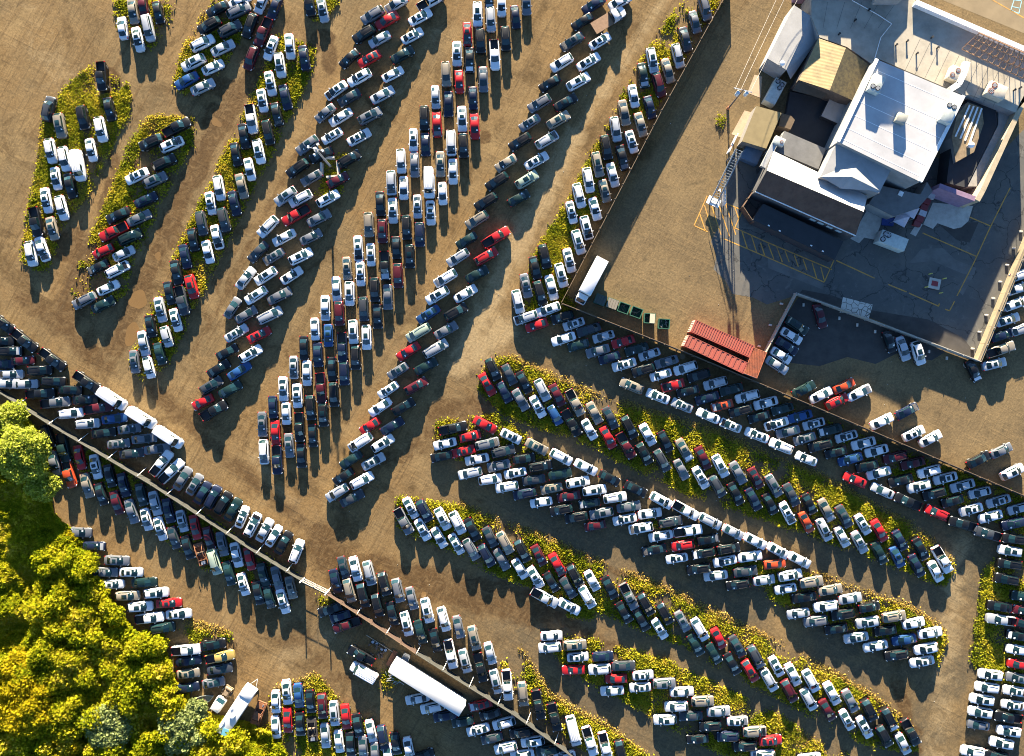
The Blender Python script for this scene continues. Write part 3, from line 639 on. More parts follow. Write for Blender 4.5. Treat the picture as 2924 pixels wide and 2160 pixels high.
    return m
OV = 2924 / 2236
def soil_field(X, Y, segs, blobs):
    """how strongly each ground point lies on one of the given streaks (overview pixels)"""
    f = np.zeros(X.shape)
    for x1, y1, x2, y2, w_, s_ in segs:
        a_ = P(x1 * OV, y1 * OV); b_ = P(x2 * OV, y2 * OV); dx, dy = b_.x - a_.x, b_.y - a_.y; t_ = np.clip(((X - a_.x) * dx + (Y - a_.y) * dy) / (dx * dx + dy * dy + 1e-9), 0, 1)
        f = np.maximum(f, s_ * np.exp(-(((X - a_.x - t_ * dx) ** 2 + (Y - a_.y - t_ * dy) ** 2) / (w_ * OV / K) ** 2)))
    for x, y, rx, ry, rot in blobs:
        p = P(x * OV, y * OV); c_, s_ = math.cos(R(rot)), math.sin(R(rot)); u = ((X - p.x) * c_ + (Y - p.y) * s_) / (rx * OV / K); v = (-(X - p.x) * s_ + (Y - p.y) * c_) / (ry * OV / K)
        f = np.maximum(f, 1.15 * np.exp(-(u * u + v * v) ** 2 * 0.6))
    return f
DAMP = [(440,330,250,760,26,.8),(560,150,440,340,24,.8),(300,330,190,560,24,.7),(190,560,150,690,40,.9),(60,650,230,800,35,.55),(330,850,700,1180,22,.6),(700,1180,760,1250,55,.8),(760,1240,1180,1330,42,1),(960,900,1060,880,38,.6),(830,1010,960,950,40,.5),(640,1380,760,1480,40,.5),
 (1960,1500,2000,1640,14,1),(30,850,640,1240,12,.8),(650,330,420,780,12,.45),(1200,1330,1420,1470,20,.6),(1000,1110,1450,1290,10,.6),(1110,880,1560,1060,10,.5),(1800,1460,2010,1600,10,.6),(1330,560,1480,640,30,.35),(1500,780,1640,840,20,.5),(1700,860,1990,960,16,.3),(520,1330,640,1420,20,.4),(1580,60,1700,60,20,.3)]
PALE = [(1000,800,1250,300,36,.8),(640,560,960,60,20,.45),(1100,720,1040,770,40,.9),(2110,1100,2040,1652,40,.6),(60,60,200,250,90,.45),(1400,600,1650,250,45,.5),(620,1440,700,1400,40,.6),(1250,300,1450,0,24,.6),(560,1000,640,1120,30,.5),(1500,1400,1900,1620,14,.4),(2000,950,2120,1000,50,.5),(1360,760,1000,900,18,.4)]
SPOTS = [(250,355,12,24,20),(245,430,22,52,-18),(310,760,20,8,80),(490,420,16,28,-10),(500,200,22,36,55),(475,245,18,26,70),(462,270,17,22,60),(380,515,16,30,-20),(705,85,24,18,0),(440,380,11,32,-25),(150,535,24,36,-30),(200,780,12,24,60),(620,960,14,42,-5),(235,175,22,30,30),(1985,1600,26,12,-50),(720,130,16,30,0),(690,100,20,10,0),(1060,300,10,14,0),(1490,410,10,14,0),(1460,400,8,10,0)]
gx = np.concatenate([[-900, -300], np.arange(-120, 121, 0.6), [300, 900]]); gy = np.concatenate([[-900, -300], np.arange(-90, 91, 0.6), [300, 900]])
GX, GY = np.meshgrid(gx, gy); nx, ny = len(gx), len(gy); me = bpy.data.meshes.new('ground'); co = np.stack([GX.ravel(), GY.ravel(), np.zeros(nx * ny)], 1).astype(np.float32)
me.vertices.add(nx * ny); me.vertices.foreach_set('co', co.ravel()); I = (np.arange(ny - 1)[:, None] * nx + np.arange(nx - 1)[None, :]).ravel(); Q = np.stack([I, I + 1, I + nx + 1, I + nx], 1).astype(np.int32)
me.loops.add(Q.size); me.loops.foreach_set('vertex_index', Q.ravel()); me.polygons.add(len(Q)); me.polygons.foreach_set('loop_start', np.arange(0, Q.size, 4, dtype=np.int32)); me.update(calc_edges=True)
at = me.color_attributes.new('soil', 'FLOAT_COLOR', 'POINT'); cc = np.zeros((nx * ny, 4), np.float32); cc[:, 0] = soil_field(GX, GY, DAMP, SPOTS).ravel(); cc[:, 2] = soil_field(GX, GY, PALE, []).ravel(); cc[:, 3] = 1; at.data.foreach_set('color', cc.ravel())
go = link('ground', me); me.materials.append(ground_mat()); go['kind'] = 'structure'

def blob(cx, cy, rx, ry, rot, n=26, jag=0.18, seed=0):
    rr = random.Random(seed); ph = [rr.uniform(0, 6.28) for _ in range(4)]
    pts = []
    for k in range(n):
        t = 2 * math.pi * k / n; q = 1 + jag * (math.sin(2 * t + ph[0]) * 0.6 + math.sin(3 * t + ph[1]) * 0.5 + math.sin(5 * t + ph[2]) * 0.3)
        x, y = rx * q * math.cos(t), ry * q * math.sin(t); c, s = math.cos(rot), math.sin(rot)
        pts.append((cx + x * c - y * s, cy + x * s + y * c))
    return pts
def sheet(name, polys, z, m, kind='structure'):
    b = MB()
    for p in polys: b.face([(q[0], q[1], z) for q in p])
    bm_ = struct(name, b, m, kind)
    me = bm_.data; bm = bmesh.new(); bm.from_mesh(me)
    for f in bm.faces:
        if f.normal.z < 0: f.normal_flip()
    bm.to_mesh(me); bm.free(); return bm_
def ov(pts, z=0.0): return [P(x * OV, y * OV, z) for x, y in pts]
def ovblob(x, y, rx, ry, rot, seed, jag=0.18):
    p = P(x * OV, y * OV); k = OV / K
    return blob(p.x, p.y, rx * k, ry * k, R(rot), seed=seed, jag=jag)
MUD = mat('wet_mud', (0.085, 0.052, 0.026), 0.62, scale=0.9, var=0.35); PUD = mat('muddy_water', (0.150, 0.088, 0.030), 0.25, scale=0.25, var=0.15)
sheet('puddle', [ovblob(302, 655, 18, 22, 10, 21), ovblob(288, 730, 14, 27, -12, 22, 0.1), ovblob(472, 268, 8, 13, 60, 23), ovblob(345, 560, 7, 9, 0, 24), ovblob(326, 690, 5, 8, 0, 25), ovblob(496, 322, 9, 14, 0, 26), ovblob(600, 975, 8, 14, 10, 27), ovblob(925, 1300, 5, 9, 0, 28), ovblob(1490, 775, 6, 10, 0, 29)], 0.008, PUD)

# ------------------------------------------------------------------ weeds and leaves
def inside(poly, X, Y):
    r = np.zeros(len(X), bool); n = len(poly)
    for i in range(n):
        x1, y1 = poly[i][0], poly[i][1]; x2, y2 = poly[(i + 1) % n][0], poly[(i + 1) % n][1]
        if y1 == y2: continue
        c = ((y1 > Y) != (y2 > Y)) & (X < (x2 - x1) * (Y - y1) / (y2 - y1) + x1); r ^= c
    return r
def vnoise(X, Y, s, seed):
    g_ = np.random.default_rng(seed).random((64, 64)); x = X / s + 1000; y = Y / s + 1000
    xi = np.floor(x).astype(int); yi = np.floor(y).astype(int); fx = x - xi; fy = y - yi; fx = fx * fx * (3 - 2 * fx); fy = fy * fy * (3 - 2 * fy)
    q = lambda a, b_: g_[a % 64, b_ % 64]
    return (q(xi, yi) * (1 - fx) + q(xi + 1, yi) * fx) * (1 - fy) + (q(xi, yi + 1) * (1 - fx) + q(xi + 1, yi + 1) * fx) * fy
def quads(name, C, U, V):
    """one mesh of leaf quads: centres C, half axes U and V"""
    n = len(C); v = np.empty((n, 4, 3), np.float32)
    v[:, 0] = C - U - V; v[:, 1] = C + U * 0.7 - V; v[:, 2] = C + U + V * 0.8; v[:, 3] = C - U * 0.6 + V
    me = bpy.data.meshes.new(name); me.vertices.add(n * 4); me.vertices.foreach_set('co', v.ravel())
    me.loops.add(n * 4); me.loops.foreach_set('vertex_index', np.arange(n * 4, dtype=np.int32))
    me.polygons.add(n); me.polygons.foreach_set('loop_start', np.arange(0, n * 4, 4, dtype=np.int32)); me.update(calc_edges=True)
    return me
def leaf_axes(n, size, up=0.5, jit=0.5):
    nrm = RNG.normal(size=(n, 3)); nrm[:, 2] = np.abs(nrm[:, 2]) + up; nrm /= np.linalg.norm(nrm, axis=1)[:, None]
    r = RNG.normal(size=(n, 3)); U = np.cross(nrm, r); U /= np.linalg.norm(U, axis=1)[:, None]; V = np.cross(nrm, U)
    s = size * (1 + jit * (RNG.random(n) - 0.5) * 2)
    return U * s[:, None] * 0.5, V * s[:, None] * 0.5
def leaf_mat(name, cols, trans=0.35, patch=0.0):
    m = bpy.data.materials.new(name); m.use_nodes = True; t = m.node_tree; N = t.nodes; L = t.links
    for n in list(N):
        if n.type != 'OUTPUT_MATERIAL': N.remove(n)
    out = [n for n in N if n.type == 'OUTPUT_MATERIAL'][0]
    geo = N.new('ShaderNodeNewGeometry'); r = N.new('ShaderNodeValToRGB'); e = r.color_ramp.elements
    e[0].color = (*cols[0], 1); e[1].color = (*cols[-1], 1)
    for i, c in enumerate(cols[1:-1]): q = e.new((i + 1) / (len(cols) - 1)); q.color = (*c, 1)
    src = geo.outputs['Random Per Island']
    if patch:
        nz = N.new('ShaderNodeTexNoise'); nz.inputs['Scale'].default_value = 0.22; nz.inputs['Detail'].default_value = 3; L.new(geo.outputs['Position'], nz.inputs['Vector'])
        mr = N.new('ShaderNodeMapRange'); mr.inputs[1].default_value = 0.36; mr.inputs[2].default_value = 0.66; L.new(nz.outputs[0], mr.inputs[0])
        mx = N.new('ShaderNodeMix'); mx.inputs[0].default_value = patch; L.new(src, mx.inputs[2]); L.new(mr.outputs[0], mx.inputs[3]); src = mx.outputs[0]
    L.new(src, r.inputs[0])
    df = N.new('ShaderNodeBsdfDiffuse'); tr = N.new('ShaderNodeBsdfTranslucent'); ms = N.new('ShaderNodeMixShader'); ms.inputs[0].default_value = trans
    L.new(r.outputs[0], df.inputs[0]); L.new(r.outputs[0], tr.inputs[0]); L.new(df.outputs[0], ms.inputs[1]); L.new(tr.outputs[0], ms.inputs[2]); L.new(ms.outputs[0], out.inputs[0])
    return m
WEED = leaf_mat('weed_leaves', [(0.10, 0.125, 0.010), (0.18, 0.195, 0.012), (0.30, 0.28, 0.018), (0.40, 0.33, 0.03), (0.42, 0.28, 0.05)], 0.35, 0.6)
def clear_of_cars(X, Y, m=0.0):
    ok = np.ones(len(X), bool)
    for fx, fy, rz, hl, hw in FOOT:
        near = (np.abs(X - fx) < 3.5) & (np.abs(Y - fy) < 3.5)
        if not near.any(): continue
        i = np.nonzero(near & ok)[0]; dx = X[i] - fx; dy = Y[i] - fy; c, s = math.cos(rz), math.sin(rz)
        u = dx * c + dy * s; v = -dx * s + dy * c
        ok[i[(np.abs(u) < hl + m) & (np.abs(v) < hw + m)]] = False
    return ok
def scatter(poly, dens):
    xs = [p[0] for p in poly]; ys = [p[1] for p in poly]
    n = int((max(xs) - min(xs)) * (max(ys) - min(ys)) * dens)
    X = RNG.uniform(min(xs), max(xs), n); Y = RNG.uniform(min(ys), max(ys), n); k = inside(poly, X, Y); return X[k], Y[k]
def weeds(polys, dens, name='weeds', hmax=0.42, size=0.20, thr=0.455, mt=None):
    AX = []; AY = []
    for pl in polys:
        X, Y = scatter(ov(pl), dens)
        nz = 0.5 * vnoise(X, Y, 4.5, 5) + 0.3 * vnoise(X, Y, 1.6, 6) + 0.2 * vnoise(X, Y, 0.6, 7)
        k = nz + RNG.random(len(X)) * 0.30 > thr + 0.17; X = X + RNG.normal(size=len(X)) * 0.33; Y = Y + RNG.normal(size=len(Y)) * 0.33; AX.append(X[k]); AY.append(Y[k])
    X = np.concatenate(AX); Y = np.concatenate(AY); k = clear_of_cars(X, Y); X = X[k]; Y = Y[k]
    hgt = hmax * (0.25 + 0.75 * vnoise(X, Y, 1.6, 9)) * RNG.random(len(X)) ** 0.7
    C = np.stack([X, Y, 0.04 + hgt], 1); U, V = leaf_axes(len(X), size, 0.15, 0.6)
    o = link(name, quads(name, C, U, V)); o.data.materials.append(mt or WEED); o['kind'] = 'stuff'; return len(X)
WEED_POLYS = [
 [(205,140),(265,160),(285,200),(280,250),(240,330),(190,430),(130,500),(115,560),(100,600),(50,570),(60,470),(90,340),(95,250),(150,190)],
 [(250,0),(385,0),(355,80),(330,112),(258,60)],
 [(330,255),(420,262),(417,320),(340,470),(295,560),(275,640),(200,690),(158,665),(170,590),(240,430),(285,310)],
 [(440,30),(470,-10),(560,-10),(520,90),(470,175),(405,205),(383,180),(405,100)], [(670,-5),(742,-5),(705,52),(690,45)],
 [(610,80),(685,105),(680,150),(640,240),(560,400),(500,520),(455,610),(400,725),(365,800),(310,825),(285,790),(340,660),(400,520),(470,380),(540,240),(580,150)],
 [(715,350),(760,335),(745,420),(690,430)],
 [(1490,0),(1570,0),(1480,150),(1370,330),(1250,550),(1230,680),(1135,680),(1165,560),(1250,420),(1400,130)], [(1170,640),(1255,660),(1245,695),(1160,715)],
 [(1055,780),(1110,785),(1300,870),(1560,950),(1800,1050),(2000,1160),(2085,1235),(2060,1278),(1980,1245),(1760,1165),(1500,1078),(1280,970),(1100,905),(1045,850)],
 [(955,920),(1080,905),(1150,955),(1200,1000),(1150,1010),(950,1000)], [(1290,1060),(1560,1205),(1770,1255),(1990,1335),(2065,1390),(2050,1450),(1950,1405),(1700,1315),(1440,1155)],
 [(870,1085),(1000,1105),(1200,1185),(1450,1292),(1700,1412),(1900,1525),(1992,1595),(2000,1640),(1900,1628),(1700,1525),(1500,1415),(1300,1330),(1100,1260),(960,1190),(870,1150)],
 [(1190,1395),(1290,1395),(1460,1445),(1680,1550),(1850,1655),(1600,1655),(1480,1595),(1330,1510),(1240,1460)],
 [(1090,1400),(1130,1415),(1200,1525),(1330,1595),(1420,1655),(1300,1655),(1230,1600),(1100,1480)],
 [(1700,880),(2240,1090),(2240,1170),(1900,1010)], [(210,980),(420,1110),(650,1255),(640,1320),(450,1245),(150,1000)],
 [(590,1525),(690,1475),(760,1555),(860,1615),(890,1655),(555,1655)], [(2150,1240),(2200,1200),(2240,1150),(2240,1500),(2150,1485),(2120,1440)],
 [(1566,258),(1574,250),(1580,262),(1576,280),(1566,284),(1560,272)], [(700,1300),(735,1310),(720,1340),(700,1335)], [(840,1460),(880,1480),(860,1530),(835,1500)], [(400,1370),(505,1385),(520,1420),(440,1440)], [(1245,1310),(1300,1330),(1290,1350),(1240,1345)]]
DRY = leaf_mat('dry_grass', [(0.30, 0.18, 0.045), (0.34, 0.24, 0.06), (0.27, 0.22, 0.05)], 0.3, 0.3)
def rim(pts, w=9): # a thin strip following a line of overview pixels
    a = [(x, y) for x, y in pts]; b = [(x + w * 0.5, y - w) for x, y in pts][::-1]; return a + b
DRY_POLYS = [rim([(1110,785),(1300,868),(1560,948),(1800,1050),(2000,1160),(2080,1230)]), rim([(1000,1105),(1200,1185),(1450,1290),(1700,1410),(1900,1522),(1985,1590)]), rim([(1770,1255),(1990,1335),(2060,1385)]),
  [(440,30),(455,25),(395,190),(383,180),(405,100)], rim([(455,610),(540,240),(600,85)], 7), [(400,1350),(490,1370),(500,1390),(420,1380)], [(335,255),(415,258),(418,275),(340,280)], [(90,280),(100,260),(95,520),(80,520)], rim([(1130,1415),(1200,1525),(1330,1595),(1400,1650)]), [(150,200),(190,150),(205,190),(180,260)], [(160,670),(240,430),(250,440),(175,665)], [(1680,1590),(1720,1580),(1850,1650),(1780,1650)],
  [(600,1500),(690,1470),(740,1530),(700,1520)], [(1180,640),(1195,560),(1210,530),(1190,640)]]

# ------------------------------------------------------------------ trees and undergrowth
def leafcloud(n, fn, size, up=0.35):
    C = fn(n); U, V = leaf_axes(len(C), size, up, 0.6); return C, U, V
def crown(rad, ht, n, lumps, seed):
    r = np.random.default_rng(seed)
    lc = r.normal(size=(lumps, 3)); lc /= np.linalg.norm(lc, axis=1)[:, None]; lc[:, 2] = lc[:, 2] * 0.5 + 0.35
    lc *= np.array([rad * 0.66, rad * 0.66, ht * 0.42]) * (0.55 + 0.45 * r.random((lumps, 1)))
    lr = np.minimum(rad * (0.15 + 0.2 * r.random(lumps)), 1.5)
    w_ = lr ** 2; w_ /= w_.sum(); idx = r.choice(lumps, n, p=w_)
    dv = r.normal(size=(n, 3)); dv /= np.linalg.norm(dv, axis=1)[:, None]; dv[:, 2] = np.abs(dv[:, 2]) * 0.85 - 0.2
    return lc[idx] + dv * (lr[idx] * (0.45 + 0.75 * r.random(n)))[:, None]
BARK = mat('bark', (0.10, 0.075, 0.055), 0.95, scale=4)
LEAF = {
 'lime': leaf_mat('lime_leaves', [(0.20, 0.25, 0.02), (0.32, 0.36, 0.045), (0.44, 0.45, 0.10)], 0.55),
 'yellow': leaf_mat('yellow_leaves', [(0.20, 0.19, 0.006), (0.36, 0.30, 0.010), (0.44, 0.33, 0.014)], 0.55),
 'green': leaf_mat('green_leaves', [(0.14, 0.18, 0.006), (0.27, 0.29, 0.010), (0.40, 0.38, 0.016)], 0.55),
 'sage': leaf_mat('sage_leaves', [(0.13, 0.17, 0.055), (0.22, 0.265, 0.095), (0.31, 0.345, 0.14)], 0.5)}
def tree(name, label, x, y, rad, ht, kind, n, size=0.27, group='trees along the bottom left edge'):
    n = int(n * 1.7); ht *= 0.66; z0 = ht * 0.5; p = P(x * OV, y * OV, ht * 0.7); p.z = 0
    t = thing(name, label, 'tree' if name != 'bush' else 'bush', p, random.uniform(0, 6), group)
    b = MB(); b.cyl((0, 0, 0), (0.1, 0.05, z0), 0.16 + rad * 0.04, 0.07, 8)
    for k in range(6):
        q = 2 * math.pi * k / 6 + 0.4; b.cyl((0.03, 0, z0 * (0.35 + 0.08 * k)), (rad * 0.55 * math.cos(q), rad * 0.55 * math.sin(q), z0 + ht * 0.12 * (k % 3)), 0.09, 0.025, 6, cap=False)
    obj('trunk', b, BARK, t)
    C = crown(rad, ht, n, int(26 + rad * 9), int(x * 7 + y)); C[:, 2] += z0; C[:, 2] = np.maximum(C[:, 2], 0.2)
    U, V = leaf_axes(n, size, 0.3, 0.6); o = link('crown', quads('crown', C, U, V), t); o.data.materials.append(LEAF[kind]); return t
def woods():
    T = [('tree', 'large lime green tree at left edge below the fence', 45, 985, 6.8, 9.0, 'lime', 15000),
     ('tree', 'lime tree crown at left edge nearest the fence corner', 20, 915, 4.0, 6.0, 'lime', 6000),
     ('tree', 'smaller lime tree on right flank of the large lime tree', 92, 1062, 3.6, 6.0, 'lime', 5000),
     ('tree', 'golden yellow tree in bottom left corner', 50, 1545, 7.0, 9.0, 'yellow', 15000),
     ('tree', 'yellow tree above the golden corner tree', 42, 1465, 4.4, 6.5, 'yellow', 6000),
     ('tree', 'yellow tree at bottom edge beside the corner tree', 130, 1630, 4.2, 6.0, 'yellow', 6000),
     ('tree', 'grey green tree with broad crown at bottom edge', 235, 1590, 5.6, 7.5, 'sage', 10000),
     ('tree', 'grey green tree next to the camper', 395, 1600, 5.2, 7.0, 'sage', 9000),
     ('tree', 'green tree on bottom edge between two grey green trees', 315, 1640, 4.0, 5.5, 'green', 6000),
     ('tree', 'small grey green tree beside the junk boat', 425, 1556, 3.0, 5.0, 'sage', 4000),
     ('tree', 'bright green tree in middle of the woods', 275, 1490, 4.2, 6.0, 'green', 6500),
     ('tree', 'yellow green tree beside shaded hollow', 130, 1355, 3.6, 5.5, 'yellow', 5000),
     ('tree', 'green tree above the yellow one by the hollow', 165, 1230, 3.0, 4.5, 'green', 4000),
     ('tree', 'green tree beside overgrown silver cars', 205, 1300, 3.0, 4.0, 'green', 3600),
     ('tree', 'leafy green tree left of cars in woods edge', 265, 1400, 3.6, 4.5, 'green', 5000),
     ('tree', 'dark green tree in centre of thicket', 195, 1430, 3.4, 4.5, 'green', 4500),
     ('tree', 'light green tree under the bright middle tree', 330, 1425, 2.8, 3.6, 'lime', 3200),
     ('tree', 'yellow green tree left of grey green crown', 165, 1540, 3.4, 5.0, 'green', 4500),
     ('tree', 'slim green tree right of the corner woods at bottom', 545, 1640, 2.6, 3.5, 'green', 3000),
     ('bush', 'round bush by the overgrown cars at woods tip', 150, 1180, 2.2, 2.6, 'yellow', 2500),
     ('bush', 'low bush between tree tips and bottom cars', 600, 1648, 2.4, 2.4, 'green', 2500)]
    for a in T: tree(*a)
    poly = ov([(-30,870),(60,900),(110,960),(120,1120),(160,1150),(205,1200),(235,1290),(300,1370),(360,1395),(385,1480),(440,1545),(600,1590),(600,1670),(-30,1670)])
    X, Y = scatter(poly, 140); k = clear_of_cars(X, Y, -0.3); X = X[k]; Y = Y[k]
    hz = 2.2 * vnoise(X, Y, 3.0, 21) ** 1.3 + 0.7 * vnoise(X, Y, 0.9, 22)
    C = np.stack([X, Y, 0.1 + hz * (0.55 + 0.45 * RNG.random(len(X)))], 1)
    lx, ly = scatter(ov([(100,1190),(205,1215),(235,1290),(300,1370),(355,1395),(380,1480),(430,1550),(560,1610),(600,1670),(-30,1670),(-30,1440),(95,1430)]), 0.40)
    CL = []
    for k in range(len(lx)):
        rr_ = RNG.uniform(0.9, 2.3); n_ = int(420 * rr_); dv = RNG.normal(size=(n_, 3)); dv /= np.linalg.norm(dv, axis=1)[:, None]; dv[:, 2] = np.abs(dv[:, 2]) * 0.9
        CL.append(np.array([lx[k], ly[k], RNG.uniform(0.4, 3.0)]) + dv * (rr_ * (0.5 + 0.65 * RNG.random(n_)))[:, None])
    CL = np.concatenate(CL); CL = CL[clear_of_cars(CL[:, 0], CL[:, 1], -0.4)]; C = np.concatenate([C, CL])
    U, V = leaf_axes(len(C), 0.28, 0.3, 0.6)
    UG = leaf_mat('undergrowth_leaves', [(0.09, 0.13, 0.006), (0.22, 0.24, 0.008), (0.38, 0.34, 0.014), (0.48, 0.38, 0.06)], 0.55, 0.5)
    o = link('undergrowth', quads('undergrowth', C, U, V)); o.data.materials.append(UG); o['kind'] = 'stuff'
# ------------------------------------------------------------------ fences, buildings, objects on the lot
TS = 731 / 2236
TA, TB, TC, TD, TE, TF, TG, TJ = (2193, 0), (2193, 540), (1462, 0), (1462, 540), (0, 1080), (731, 1620), (1462, 1620), (2193, 1080)
def q(T, x, y, z=0.0): return P(T[0] + x * TS, T[1] + y * TS, z)
def ql(T, pts, z=0.0): return [q(T, x, y, z) for x, y in pts]
def corrugated(name, col, per=3.0, axis='X', rough=0.6, metal=0.2, dirt=None):
    m = mat(name, col, rough, metal, 0.5, 0.6, dirt=dirt)
    if m.get('ribs'): return m
    t = m.node_tree; b = t.nodes['Principled BSDF']; tc = t.nodes.new('ShaderNodeTexCoord'); wv = t.nodes.new('ShaderNodeTexWave'); wv.bands_direction = axis
    wv.inputs['Scale'].default_value = per; t.links.new(tc.outputs['Object'], wv.inputs['Vector'])
    bp = t.nodes.new('ShaderNodeBump'); bp.inputs['Strength'].default_value = 0.12 if 'tan' in name else 0.5; bp.inputs['Distance'].default_value = 0.05; t.links.new(wv.outputs[0], bp.inputs['Height']); t.links.new(bp.outputs[0], b.inputs['Normal']); m['ribs'] = 1
    return m
def fence(label, pts, h, m_panel, m_post, m_rail, step=3.0, brace=None, group='fences round the yard', rail=True, thick=0.07, name='fence', post_w=0.12):
    p0 = pts[0]; t = thing(name, label, 'fence', (p0.x, p0.y, 0), 0, group); o = Vector((p0.x, p0.y, 0))
    pan = MB(); rl = MB(); pm = None; posts = []; k = 0
    for a, b in zip(pts, pts[1:]):
        a = Vector((a.x, a.y, 0)) - o; b = Vector((b.x, b.y, 0)) - o; dv = b - a; n = max(1, round(dv.length / step)); u = dv.normalized(); nn = Vector((-u.y, u.x, 0))
        for i in range(n):
            c, e = a + dv * (i / n), a + dv * ((i + 1) / n); hh = h + random.uniform(-0.06, 0.06)
            M = Matrix.Translation((c + e) / 2 + Vector((0, 0, hh / 2 + 0.04))) @ u.to_track_quat('X', 'Z').to_matrix().to_4x4()
            pan.box(None, ((e - c).length - 0.04, thick, hh - 0.08), M=M); posts.append((c, u, nn))
        if rail: rl.bar(a + Vector((0, 0, h + 0.05)), b + Vector((0, 0, h + 0.05)), 0.10, 0.08)
    obj('panel', pan, m_panel, t)
    if rail: obj('top_rail', rl, m_rail, t)
    pmesh = MB(); pmesh.box((0, 0, h / 2 + 0.08), (post_w, post_w, h + 0.16)); pmesh = pmesh.mesh('post', m_post)
    bmesh_ = None
    if brace is not None:
        bb = MB(); bb.bar((0, 0.08, h * 0.92), (0, 1.5, 0.03), 0.07); bmesh_ = bb.mesh('brace', brace)
    for i, (c, u, nn) in enumerate(posts):
        ang = math.atan2(u.y, u.x); off = nn * (-0.12)
        x = link('post', pmesh, t, c + off, ang)
        if bmesh_ and i % 2 == 0: link('brace', bmesh_, t, c, ang)
    return t
def lens(*a): return None
def building(name, label, roof, z, wallm, roofm, parapet=0.0, parm=None, base=0.0, cat='building'):
    """flat-roofed block: roof outline given at roof height"""
    c = sum((Vector((p.x, p.y, 0)) for p in roof), Vector()) / len(roof); t = thing(name, label, cat, (c.x, c.y, 0))
    pl = [(p.x - c.x, p.y - c.y) for p in roof]
    b = MB(); b.prism(pl, base, z - 0.02, top=False); obj('wall', b, wallm, t)
    b = MB(); b.prism(pl, z - 0.15, z); r = obj('roof', b, roofm, t)
    r.location.z = 0
    if parapet:
        b = MB(); n = len(pl)
        for k in range(n):
            a, e = Vector((*pl[k], z + parapet / 2)), Vector((*pl[(k + 1) % n], z + parapet / 2)); b.bar(a, e, 0.28, parapet)
        obj('parapet', b, parm or wallm, t)
    return t, c
def roof_lines(t, c, pts, z, m, w_=0.06, name='roof_seam'):
    b = MB()
    for a, e in pts: b.bar((a.x - c.x, a.y - c.y, z), (e.x - c.x, e.y - c.y, z), w_, 0.03)
    o = obj(name, b, m, t); return o
def hvac(label, p, z, sx, sy, h, rz, fans, m, name='rooftop_unit', fan_col=None):
    t = thing(name, label, 'air unit', (p.x, p.y, z), rz, 'air conditioning units')
    b = MB(); b.box((0, 0, h / 2 + 0.12), (sx, sy, h)); me = bevelled(b.mesh('casing', m), 0.05); link('casing', me, t)
    b = MB(); b.box((0, 0, 0.06), (sx * 0.9, sy * 0.9, 0.12)); obj('base', b, TRIM, t)
    for i, (fx, fy) in enumerate(fans):
        b = MB(); r = min(sx, sy) * 0.22; c = (fx * sx, fy * sy, h + 0.12)
        b.cyl((c[0], c[1], c[2]), (c[0], c[1], c[2] + 0.06), r, n=16); f = obj('fan', b, fan_col or TRIM, t)
        b = MB(); b.mat = 0
        for k in range(4): b.box((c[0], c[1], c[2] + 0.075), (r * 1.7, r * 0.18, 0.02), rz=k * math.pi / 4)
        obj('fan_blade', b, STEEL, f)
    return t
def vent(label, p, z, r=0.45):
    t = thing('roof_vent', label, 'roof vent', (p.x, p.y, z), 0, 'white round roof vents'); WH = mat('white_metal', (0.75, 0.75, 0.74), 0.4, scale=2)
    b = MB(); b.cyl((0, 0, 0), (0, 0, 0.9), r * 0.6, n=14); obj('pipe', b, STEEL, t)
    b = MB(); b.cyl((0, 0, 0.85), (0, 0, 1.0), r, n=16, cap=False); b.dome((0, 0, 1.0), r, r * 0.5, 16); obj('cap', b, WH, t, smooth=50)
